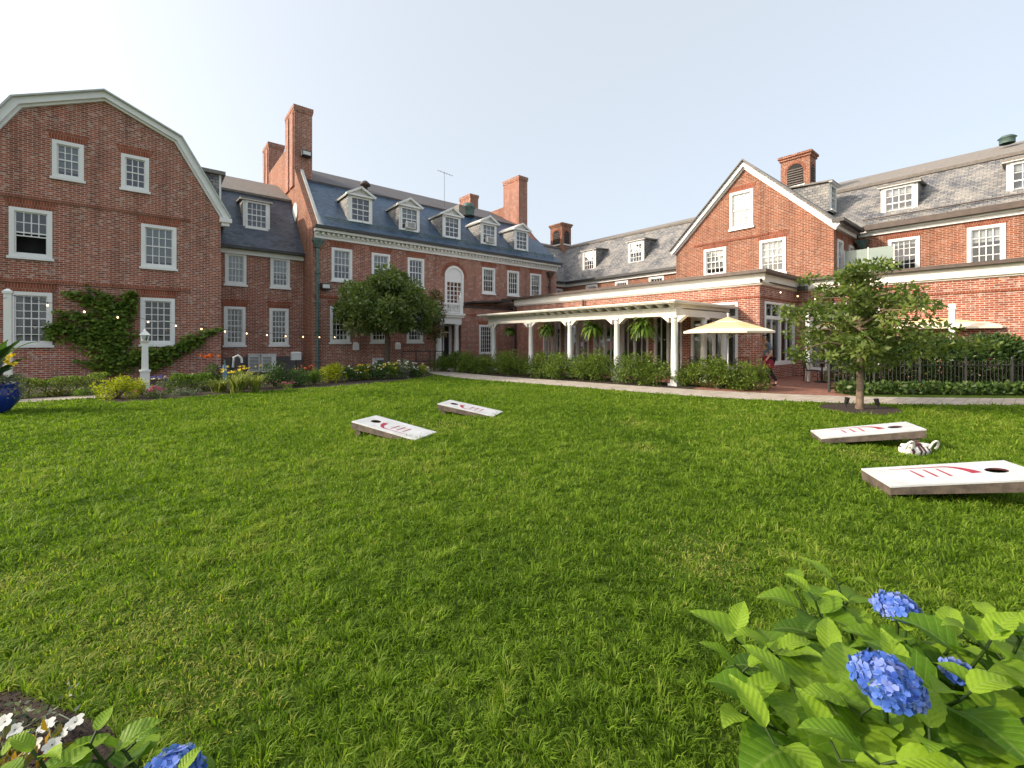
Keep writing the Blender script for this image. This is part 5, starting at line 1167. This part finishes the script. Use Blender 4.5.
ux, uy = at(842, 17.6); umbrella('cream umbrella glimpsed through the dogwood crown in front of the dining room', ux, uy, 2.55, 2.0, 1.25)
x, y = at(952, 14.3); t = thing('post', 'white square pole standing in the tall hedge beside the striped umbrella', 'post', (x, y, 0)); mb = MB(); sq(mb, x, y, [(.07, 0), (.07, 2.55)]); mb.build('shaft', ['white_paint'], t); mb = MB(); sq(mb, x, y, [(.10, 2.551), (.10, 2.63)]); sq(mb, x, y, [(.085, 2.631), (.085, 2.73)]); mb.build('cap', ['white_paint'], t)
x, y = at(808, 16.4); t = thing('post', 'white square pole before the dining room window left of the dogwood', 'post', (x, y, 0)); mb = MB(); sq(mb, x, y, [(.06, 0), (.06, 2.8)]); mb.build('shaft', ['white_paint'], t); mb = MB(); sq(mb, x, y, [(.12, 2.801), (.12, 2.86)]); mb.build('cap', ['white_paint'], t)

# frosted screens on the flat roof
t = thing('privacy_screen', 'pale green frosted panels standing on the flat roof in the house corner', 'screen', (23, 4.5, 4.14))
for i in range(2):
    y0 = 3.75 + i * .82; mb = MB(); mb.box((22.97, y0 + .02, 4.32), (23.0, y0 + .78, 5.35)); mb.build('panel', ['frosted_panel'], t)
mb = MB()
for yv in (3.74, 4.56, 5.36): mb.box((22.96, yv - .02, 4.14), (23.01, yv + .02, 5.4))
mb.box((22.955, 3.72, 4.26), (23.012, 5.38, 4.31)); mb.build('frame', ['ac_metal'], t)

# ------------------------------------------------------------------ terrace furniture (dark iron)
def iron_chair(label, x, y, rz):
    t = thing('patio_chair', label, 'chair', (x, y, 0), rz, group='dark iron chairs on the terrace')
    mb = MB(); mb.box((-.22, -.22, .43), (.22, .22, .455)); mb.build('seat', ['black_iron'], t, local=True)
    mb = MB(); 
    for i in range(6): mb.beam((-.19 + i * .076, .22, .5), (-.19 + i * .076, .27, .88), .012, .012)
    mb.tube([(-.22, .21, .455), (-.22, .27, .86), (-.12, .28, .92), (.12, .28, .92), (.22, .27, .86), (.22, .21, .455)], .014, 6); mb.build('backrest', ['black_iron'], t, local=True)
    for sx in (-.2, .2):
        for sy in (-.2, .2): mb = MB(); mb.tube([(sx, sy, .43), (sx * 1.1, sy * 1.12, 0)], .013, 6); mb.build('leg', ['black_iron'], t, local=True)
def iron_table(label, x, y):
    t = thing('patio_table', label, 'table', (x, y, 0), group='dark iron tables on the terrace')
    mb = MB(); mb.lathe((0, 0, .70), [(0, 0), (.44, 0), (.45, .015), (.44, .03), (0, .03)], 24); mb.build('tabletop', ['black_iron'], t, local=True)
    mb = MB(); mb.tube([(0, 0, .05), (0, 0, .7)], .03, 8); mb.lathe((0, 0, 0), [(0, 0), (.24, 0), (.24, .03), (.04, .07)], 16); mb.build('pedestal', ['black_iron'], t, local=True)
for i, (px, d, rz, lb) in enumerate(((812, 16.0, .5, 'dark iron chair at the table below the dining room window, left of the dogwood trunk'), (833, 15.6, -1.6, 'dark iron chair at the table nearest the fence corner'), (740, 16.0, 2.2, 'dark iron chair behind the last pergola shrub'), (700, 16.3, 1.2, 'dark iron chair under the pergola end'))): iron_chair(lb, *at(px, d), rz)
for px, d, lb in ((822, 15.9, 'round dark iron table between two chairs by the fence corner'), (722, 16.2, 'round dark iron table by the pergola corner under the umbrella')): iron_table(lb, *at(px, d))

# ------------------------------------------------------------------ cornhole boards
def cornhole(label, low_mid, direc, z0, z1):
    """local frame: +Y from the low end to the hole end"""
    a = math.atan2(direc[1], direc[0]) - math.pi / 2; t = thing('cornhole_board', label, 'game board', (low_mid[0], low_mid[1], 0), a, group='cornhole boards on the lawn')
    L, W = 1.22, .305; zs = lambda y: z0 + (z1 - z0) * y / L; hy, hr = L - .24, .082
    mb = MB(); outer = [(-W, 0), (W, 0), (W, L), (-W, L)]; hole = [(hr * math.cos(q), hy + hr * math.sin(q)) for q in np.linspace(0, 6.283, 29)[:-1]]
    loops = [[Vector((*p, 0)) for p in outer], [Vector((*p, 0)) for p in hole]]; flat = outer + hole
    for tri in tessellate_polygon(loops): mb.face([(flat[i][0], flat[i][1], zs(flat[i][1])) for i in tri])
    for h in (outer, hole):
        for i in range(len(h)): p, q = h[i], h[(i + 1) % len(h)]; mb.face([(p[0], p[1], zs(p[1])), (q[0], q[1], zs(q[1])), (q[0], q[1], zs(q[1]) - .016), (p[0], p[1], zs(p[1]) - .016)], 1 if h is hole else 0)
    mb.build('top', ['board_white', 'hole_dark'], t, local=True)
    mb = MB(); e = .02
    for x0, x1 in ((-W, -W + e), (W - e, W)): mb.prism([(x0, .001, zs(0) - .085), (x1, .001, zs(0) - .085), (x1, .001, zs(0) - .017), (x0, .001, zs(0) - .017)], [(x0, L, zs(L) - .12), (x1, L, zs(L) - .12), (x1, L, zs(L) - .017), (x0, L, zs(L) - .017)])
    mb.box((-W + e, .002, .002), (W - e, e, zs(0) - .017)); mb.box((-W + e, L - e, zs(L) - .12), (W - e, L - .001, zs(L) - .02)); mb.build('frame', ['weathered_wood'], t, local=True)
    for sx in (-1, 1):
        mb = MB(); mb.prism([(sx * W - sx * .022, L - .16, 0), (sx * W - sx * .062, L - .16, 0), (sx * W - sx * .062, L - .07, 0), (sx * W - sx * .022, L - .07, 0)], [(sx * W - sx * .022, L - .16, zs(L - .16) - .02), (sx * W - sx * .062, L - .16, zs(L - .16) - .02), (sx * W - sx * .062, L - .07, zs(L - .16) - .02), (sx * W - sx * .022, L - .07, zs(L - .16) - .02)]); mb.build('leg', ['weathered_wood'], t, local=True)
    # painted mark: thin line swelling into a hook, and three short strokes below it
    mb = MB(); P = lambda x, y: (-x, y, zs(y) + .0016); k = 20; line = []
    for i in range(k + 1):
        f = i / k
        if f < .62: y, x, w = .2 + .44 * f / .62, .20, .004 + .015 * f
        else: q = (f - .62) / .38; y, x, w = .64 + .17 * math.sin(q * 1.45), .20 - .28 * (1 - math.cos(q * 1.45)), .013 + .032 * q
        line.append((x, y, w))
    for i in range(k):
        (x0, y0, w0), (x1, y1, w1) = line[i], line[i + 1]; d = Vector((x1 - x0, y1 - y0)).normalized(); n0 = Vector((-d.y, d.x)); mb.face([P(x0 - n0.x * w0, y0 - n0.y * w0), P(x0 + n0.x * w0, y0 + n0.y * w0), P(x1 + n0.x * w1, y1 + n0.y * w1), P(x1 - n0.x * w1, y1 - n0.y * w1)])
    for y in (.36, .47, .58): mb.face([P(.14, y - .009), P(.14, y + .009), P(-.10, y + .014), P(-.10, y - .012)])
    mb.build('emblem', ['red_paint'], t, local=True)
cornhole('largest white cornhole board with red mark, lying nearest the hydrangea bush', (5.78, 1.09), (.548, -.836), .135, .325)
cornhole('white cornhole board with red mark lying behind the bean bag tote, before the dogwood', (7.95, 2.22), (.48, -.877), .093, .317)
cornhole('white cornhole board with red mark, nearer one of the two in mid lawn', (3.36, 6.18), (-.48, .877), .04, .235)
cornhole('white cornhole board with red mark, farther one of the two in mid lawn', (5.48, 7.06), (-.549, .836), .045, .24)

# tote of bean bags
bx, by = at(914, 5.95); t = thing('tote_bag', 'slumped white tote with dark stripes and rope handles on the grass', 'bag', (bx, by, 0), R(-35)); t.scale = (1.05, 1.05, .78)
mb = MB(); rings = []
for k in range(15):
    f = k / 14 * 2 - 1; w = .10 * math.sqrt(max(.03, 1 - f * f)); h = .15 * (1 - .35 * f * f) + .02 * math.sin(k * 2.1); lean = .05 * math.sin(k)
    rings.append([(f * .2, -w, .0), (f * .21, -w * 1.15, h * .5), (f * .215, -w * .7, h), (f * .21, w * .5 + lean * .2, h * .93), (f * .2, w, h * .4), (f * .2, w * .9, 0)])
for k in range(14): mb.prism(rings[k], rings[k + 1], 1 if k in (3, 6, 8, 11) else 0, cap=k in (0, 13))
mb.build('body', ['bag_white', 'bag_dark'], t, local=True)
for x0 in (-.17, .17):
    mb = MB(); mb.tube([(x0 - .04, -.08, .12)] + [(x0 - .05 * math.cos(q), -.10 - .03 * math.sin(q), .15 + .11 * math.sin(q)) for q in np.linspace(0, math.pi, 9)] + [(x0 + .04, -.08, .11)], .014, 7); mb.build('handle', ['bag_white'], t, local=True)
for i, (x0, y0, h) in enumerate(((-.12, -.02, .145), (.0, .0, .16), (.11, -.01, .15))):
    mb = MB(); mb.prism([(x0 - .05, y0 - .07, h), (x0 + .05, y0 - .06, h), (x0 + .06, y0 + .06, h), (x0 - .05, y0 + .05, h)], [(x0 - .04, y0 - .05, h + .035), (x0 + .045, y0 - .05, h + .04), (x0 + .045, y0 + .045, h + .03), (x0 - .04, y0 + .04, h + .035)]); tag(mb.build('bean_bag', ['bag_dark' if i == 1 else 'bag_white'], t, local=True))

# spotlights at the dogwood
for i, (px, d, lb) in enumerate(((846, 10.0, 'small black garden spotlight on the left of the dogwood trunk'), (878, 9.75, 'small black garden spotlight on the right of the dogwood trunk'))):
    x, y = at(px, d); t = thing('garden_spotlight', lb, 'spotlight', (x, y, 0), group='spotlights in the mulch ring')
    mb = MB(); mb.tube([(x, y, 0), (x, y, .09)], .014, 8); mb.build('stake', ['black_iron'], t); mb = MB(); v = Vector((TREE2[0] - x, TREE2[1] - y, 1.4)).normalized(); c = Vector((x, y, .09)); mb.tube([c, c + v * .03, c + v * .12, c + v * .15], [.03, .042, .045, .05], 12); mb.build('lamp_head', ['black_iron'], t)

# ------------------------------------------------------------------ person
def person(x, y, face):
    t = thing('person', 'person in grey-blue shirt, maroon apron and black leggings walking across the terrace', 'person', (x, y, 0), face)
    def skin(name, verts, edges, mats_, smooth_levels=1, parent=t):
        me = bpy.data.meshes.new(name); me.from_pydata([v[:3] for v in verts], [], []); me.edges.add(len(edges))
        for i, e in enumerate(edges): me.edges[i].vertices = e
        me.update(); o = bpy.data.objects.new(name, me); COL.objects.link(o); md = o.modifiers.new('skin', 'SKIN'); 
        for i, v in enumerate(verts): sv = me.skin_vertices[0].data[i]; sv.radius = (v[3], v[4] if len(v) > 4 else v[3]); sv.use_root = i == 0
        o.modifiers.new('sub', 'SUBSURF').levels = smooth_levels
        dg = bpy.context.evaluated_depsgraph_get(); nm = bpy.data.meshes.new_from_object(o.evaluated_get(dg)); nm.materials.clear()
        bpy.data.objects.remove(o); nm.polygons.foreach_set('use_smooth', np.ones(len(nm.polygons), bool)); nm.materials.append(M[mats_]); nm.name = name
        o = bpy.data.objects.new(name, nm); COL.objects.link(o); o.parent = parent; return o
    # local frame: +X is forward, +Z up; mid stride, leaning a little forward
    V = [(0, 0, .92, .13, .15), (.03, 0, 1.12, .115, .14), (.07, 0, 1.32, .13, .165), (.10, 0, 1.42, .09, .12), (.12, 0, 1.49, .05, .05), (.15, 0, 1.56, .075, .07), (.165, 0, 1.64, .085, .075), (.16, 0, 1.70, .05, .05),
         (.0, .09, .86, .09), (.13, .10, .48, .058), (.04, .10, .10, .038), (.08, .10, .05, .042), (.17, .10, .035, .034),
         (.0, -.09, .86, .09), (-.08, -.10, .48, .058), (-.28, -.10, .16, .038), (-.26, -.10, .06, .042), (-.16, -.10, .035, .034),
         (.08, .19, 1.38, .055), (.02, .24, 1.14, .042), (.14, .22, .93, .03), (.19, .21, .87, .032),
         (.08, -.19, 1.38, .055), (.06, -.25, 1.14, .042), (.22, -.23, .97, .03), (.28, -.21, .94, .032)]
    E_ = [(0, 1), (1, 2), (2, 3), (3, 4), (4, 5), (5, 6), (6, 7), (0, 8), (8, 9), (9, 10), (10, 11), (11, 12), (0, 13), (13, 14), (14, 15), (15, 16), (16, 17), (3, 18), (18, 19), (19, 20), (20, 21), (3, 22), (22, 23), (23, 24), (24, 25)]
    skin('body', V, E_, 'skin')
    grow = lambda idx, k: [(V[i][0], V[i][1], V[i][2], V[i][3] + k, (V[i][4] if len(V[i]) > 4 else V[i][3]) + k) for i in idx]
    skin('shirt', grow([1, 2, 3, 18, 22], .014) + [(.01, 0, .96, .15, .17), (.03, .235, 1.19, .06), (.065, -.24, 1.19, .06)], [(0, 1), (1, 2), (2, 3), (2, 4), (0, 5), (3, 6), (4, 7)], 'shirt_blue')
    skin('leggings', grow([0, 8, 9, 10, 13, 14, 15], .012), [(0, 1), (1, 2), (2, 3), (0, 4), (4, 5), (5, 6)], 'black_cloth')
    for s_, a in ((11, 'shoe'), (16, 'shoe')):
        skin('shoe', [(V[s_][0] - .03, V[s_][1], V[s_][2], .052), (V[s_][0] + .06, V[s_][1], V[s_][2] - .008, .045), (V[s_ + 1][0] + .02, V[s_ + 1][1], V[s_ + 1][2] + .002, .036)], [(0, 1), (1, 2)], 'black_cloth')
    mb = MB(); prof = [(1.02, .17), (.9, .185), (.78, .20), (.62, .215)]
    for (z0, r0), (z1, r1) in zip(prof[:-1], prof[1:]):
        for k in range(14): q = lambda i, r, z: (.0 + r * math.cos(-2.0 + i * 4.0 / 14) * .95, r * math.sin(-2.0 + i * 4.0 / 14), z); mb.face([q(k, r0, z0), q(k + 1, r0, z0), q(k + 1, r1, z1), q(k, r1, z1)], 0, True)
    mb.build('apron', ['apron_maroon'], t, local=True)
    skin('hair', [(.13, 0, 1.645, .092, .082), (.14, 0, 1.70, .075, .07), (.05, 0, 1.67, .055, .05), (.0, 0, 1.66, .03)], [(0, 1), (0, 2), (2, 3)], 'hair_dark')
    mb = MB()
    for s_ in (-1, 1): mb.lathe((.243, s_ * .03, 1.625), [(.0, -.008), (.009, 0), (0, .008)], 8)
    mb.build('eye', ['black_cloth'], t, local=True)
    for hx, hy_, hz, s_ in ((.19, .21, .87, 1), (.28, -.21, .94, -1)):
        for k in range(4):
            o_ = (k - 1.5) * .017; skin('finger', [(hx + o_ * .4, hy_ + o_, hz - .02, .0095), (hx + .02 + o_ * .4, hy_ + o_, hz - .06, .009), (hx + .035, hy_ + o_ - s_ * .004, hz - .095 + abs(o_) * .5, .008)], [(0, 1), (1, 2)], 'skin')
        skin('thumb', [(hx + .01, hy_ - s_ * .015, hz, .011), (hx + .045, hy_ - s_ * .03, hz - .03, .010), (hx + .06, hy_ - s_ * .03, hz - .06, .009)], [(0, 1), (1, 2)], 'skin')
px_, py_ = at(769, 14.6)
person(px_, py_, R(132))

# ------------------------------------------------------------------ foreground hydrangeas
def hydrangea(label, base, shoots, heads, seed, leafmax=.235):
    rr = random.Random(seed); t = thing('hydrangea', label, 'hydrangea', (base[0], base[1], 0)); V, Fc, T, UV = [], [], [], []; stems = MB()
    for (x, y, z, sc) in shoots:
        p0 = Vector((base[0] + rr.uniform(-.12, .12), base[1] + rr.uniform(-.12, .12), 0)); p1 = Vector((x, y, z)); m_ = p0.lerp(p1, .5) + Vector((rr.uniform(-.03, .03), rr.uniform(-.03, .03), .05))
        stems.tube([p0, m_, p1], [.007, .006, .004], 6); a0 = rr.uniform(0, 3.14); nodes = int(4 + z / .16)
        for k in range(nodes):
            f = 1 - k * .145 * (1 + .1 * rr.random()); 
            if f < .12: break
            q = p0.lerp(m_, f * 2) if f < .5 else m_.lerp(p1, f * 2 - 1); size = leafmax * sc * (.58, .85, 1.0, 1.0, .95, .85, .8)[min(k, 6)]
            for s_ in (0, math.pi):
                a = a0 + k * 1.571 + s_ + rr.uniform(-.35, .35); el = (.7, .5, .25, .05, -.1, -.15, -.2)[min(k, 6)] + rr.uniform(-.15, .2)
                d = Vector((math.cos(a) * math.cos(el), math.sin(a) * math.cos(el), math.sin(el))); pb = q + d * .035 * sc; stems.tube([q, pb], .0035, 5)
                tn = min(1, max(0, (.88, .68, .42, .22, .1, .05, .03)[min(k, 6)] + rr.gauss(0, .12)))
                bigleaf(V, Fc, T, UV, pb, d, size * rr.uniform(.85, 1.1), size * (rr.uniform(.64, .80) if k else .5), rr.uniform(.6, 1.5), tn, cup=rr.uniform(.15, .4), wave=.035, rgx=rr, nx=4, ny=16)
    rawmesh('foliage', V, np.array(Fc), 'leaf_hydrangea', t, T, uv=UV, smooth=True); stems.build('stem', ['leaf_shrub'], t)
    for (x, y, z, r, sq_, lean) in heads:
        rg = np.random.default_rng(int(x * 1000) % 997 + seed); n = int(120 * (r / .075) ** 2); V2, F2, T2 = [], [], []
        for i in range(n):
            ph = i * 2.39996; cz = 1 - 1.62 * (i + .5) / n; sr = math.sqrt(max(0, 1 - cz * cz)); nd = Vector((sr * math.cos(ph), sr * math.sin(ph), cz * sq_ if cz > 0 else cz * sq_)); c = Vector((x, y, z)) + Vector((nd.x, nd.y, nd.z)) * r * rg.uniform(.86, 1.06) + Vector(lean) * (r * (1 - cz) * .5)
            nrm = (Vector((sr * math.cos(ph), sr * math.sin(ph), cz)) + Vector(rg.normal(0, .25, 3))).normalized(); u_ = nrm.cross(Vector(rg.normal(0, 1, 3))).normalized(); v_ = nrm.cross(u_); tn = float(np.clip(rg.beta(2, 2), 0, 1)); s_ = .0175 * rg.uniform(.8, 1.2)
            for k in range(4):
                a = k * 1.5708; e1 = u_ * math.cos(a) + v_ * math.sin(a); e2 = nrm.cross(e1); b0 = len(V2)
                V2 += [tuple(c), tuple(c + e1 * s_ * .55 + e2 * s_ * .48 + nrm * .002), tuple(c + e1 * s_ * 1.02 + e2 * s_ * .3 + nrm * .0045), tuple(c + e1 * s_ * 1.02 - e2 * s_ * .3 + nrm * .0045), tuple(c + e1 * s_ * .55 - e2 * s_ * .48 + nrm * .002)]
                F2.append((b0, b0 + 1, b0 + 2, b0 + 3, b0 + 4)); T2 += [tn * .8, tn, min(1, tn + .15), min(1, tn + .15), tn]
        rawmesh('flower_head', V2, np.array(F2), 'petal_blue', t, T2)
        mb = MB(); mb.tube([(base[0] * .4 + x * .6, base[1] * .4 + y * .6, max(.1, z * .4)), (x, y, z - r * .2)], [.006, .005], 6); mb.build('flower_stalk', ['leaf_shrub'], t)
    return t
def sh(px, d, py, sc=1.0):
    x, y = at(px, d); return (x, y, 1.55 + (340 - py) * d / 437, sc)
hb = at(900, 1.45)
hydrangea('big hydrangea bush with blue flower heads and broad green leaves at the lawn corner', hb,
          [sh(795, 1.72, 590, .85), sh(838, 1.78, 585, .85), sh(735, 1.45, 640, .9), sh(775, 1.42, 655, .9), sh(870, 1.55, 640, 1), sh(800, 1.2, 700, 1), sh(905, 1.42, 640, .9), sh(860, 1.12, 715, 1), sh(948, 1.38, 650, 1), sh(985, 1.25, 650, 1), sh(1020, 1.3, 640, .9), sh(960, 1.12, 700, 1), sh(930, 1.05, 745, 1), sh(742, 1.34, 672, .8), sh(745, 1.25, 715, 1), sh(830, 1.35, 665, 1), sh(815, 1.6, 600, .8), sh(910, 1.25, 690, 1), sh(840, 1.05, 760, 1), sh(990, 1.4, 625, .8), sh(1010, 1.1, 725, 1), sh(1060, 1.2, 660, 1), sh(775, 1.12, 745, 1), sh(880, 1.0, 765, 1)],
          [sh(884, 1.08, 682)[:3] + (.066, .78, (.22, -.15, 0)), sh(897, 1.5, 608)[:3] + (.058, .6, (0, 0, 0)), sh(958, 1.28, 672)[:3] + (.032, .6, (0, 0, 0))], 9)
hb = at(150, 1.15)
hydrangea('hydrangea with one blue flower head at the near edge beside white flowers', hb, [sh(90, 1.12, 745, .8), sh(40, 1.05, 760, .85), sh(125, 1.2, 752, .75), sh(170, 1.02, 790, .8), sh(205, 1.08, 795, .7), sh(-10, 1.1, 770, .8)],
          [sh(172, 1.07, 776)[:3] + (.058, .8, (0, 0, 0))], 19, .15)
# white petunias and a yellow leaved plant in the near bed
x, y = at(45, 1.75); t = thing('petunia', 'straggling white petunias in the near mulch bed', 'flowers', (x, y, 0)); mb = MB(); rr = random.Random(8); P = []
for px, py, d in ((4, 722, 1.62), (46, 726, 1.6), (75, 722, 1.62), (52, 745, 1.5), (33, 748, 1.5), (60, 735, 1.58), (14, 730, 1.6), (-15, 735, 1.6)):
    q = sh(px, d, py); P.append(q[:3]); mb.tube([(x + rr.uniform(-.1, .1), y + rr.uniform(-.1, .1), 0), ((x + q[0]) / 2, (y + q[1]) / 2, q[2] * .8), q[:3]], [.004, .003, .002], 5)
mb.build('stem', ['leaf_silver'], t)
V, Fc, T = [], [], []
for c in P:
    c = Vector(c); nrm = Vector((rr.uniform(-.5, .2), rr.uniform(-.8, -.2), 1)).normalized(); u_ = nrm.cross(Vector((1, .3, 0))).normalized(); v_ = nrm.cross(u_)
    for k in range(5):
        a = k * 1.2566 + rr.random() * .2; e1 = u_ * math.cos(a) + v_ * math.sin(a); e2 = nrm.cross(e1); b0 = len(V); s_ = .025 * rr.uniform(.85, 1.15)
        V += [tuple(c - nrm * .006), tuple(c + e1 * s_ * .5 + e2 * s_ * .44 + nrm * .004), tuple(c + e1 * s_ * .92 + e2 * s_ * .34 + nrm * .002), tuple(c + e1 * s_ * 1.04), tuple(c + e1 * s_ * .92 - e2 * s_ * .34 + nrm * .002), tuple(c + e1 * s_ * .5 - e2 * s_ * .44 + nrm * .004)]; T += [.5] * 6; Fc.append(tuple(range(b0, b0 + 6)))
[rawmesh('flower', V[i * 30:i * 30 + 30], np.array(Fc[:5]), 'petal_white', t, T[:30]) for i in range(len(P))]
rg = np.random.default_rng(9); n = 150; Pp = np.array([(x - .08, y - .05, 0)]) + np.stack([rg.normal(0, .075, n), rg.normal(0, .075, n), rg.uniform(.02, .13, n)], 1); leaves('foliage', Pp, np.tile([0, 0, .4], (n, 1)), .024, 'leaf_silver', t, 10, .5)
x, y = at(2, 1.42); t = thing('croton', 'small plant with yellow and orange leaves in the near bed corner', 'plant', (x, y, 0)); n = 130; Pp = np.array([(x, y, 0)]) + np.stack([rg.normal(0, .06, n), rg.normal(0, .06, n), rg.uniform(.04, .2, n)], 1); leaves('foliage', Pp, np.tile([0, 0, .8], (n, 1)), .05, 'leaf_croton', t, 11, .4)
mb = MB()
for k in range(5): mb.tube([(x, y, 0), (x + .06 * math.cos(k * 1.3), y + .06 * math.sin(k * 1.3), .16)], .004, 5)
mb.build('stem', ['bark'], t)
# bark chips on the near bed
rg = np.random.default_rng(14); n = 9000; cx = rg.uniform(-1.4, .15, n); cy = rg.uniform(.9, 3.2, n); k = inpoly(cx, cy, FRONT_BED); cx, cy = cx[k], cy[k]
leaves('bark_mulch', np.stack([cx, cy, rg.uniform(.012, .03, len(cx))], 1), np.tile([0, 0, .0], (len(cx), 1)), .016, 'mulch', None, 15, .45, origin=(-.5, 2, 0)); tag(bpy.data.objects['bark_mulch'], 'loose dark bark chips on the near bed', kind='stuff')
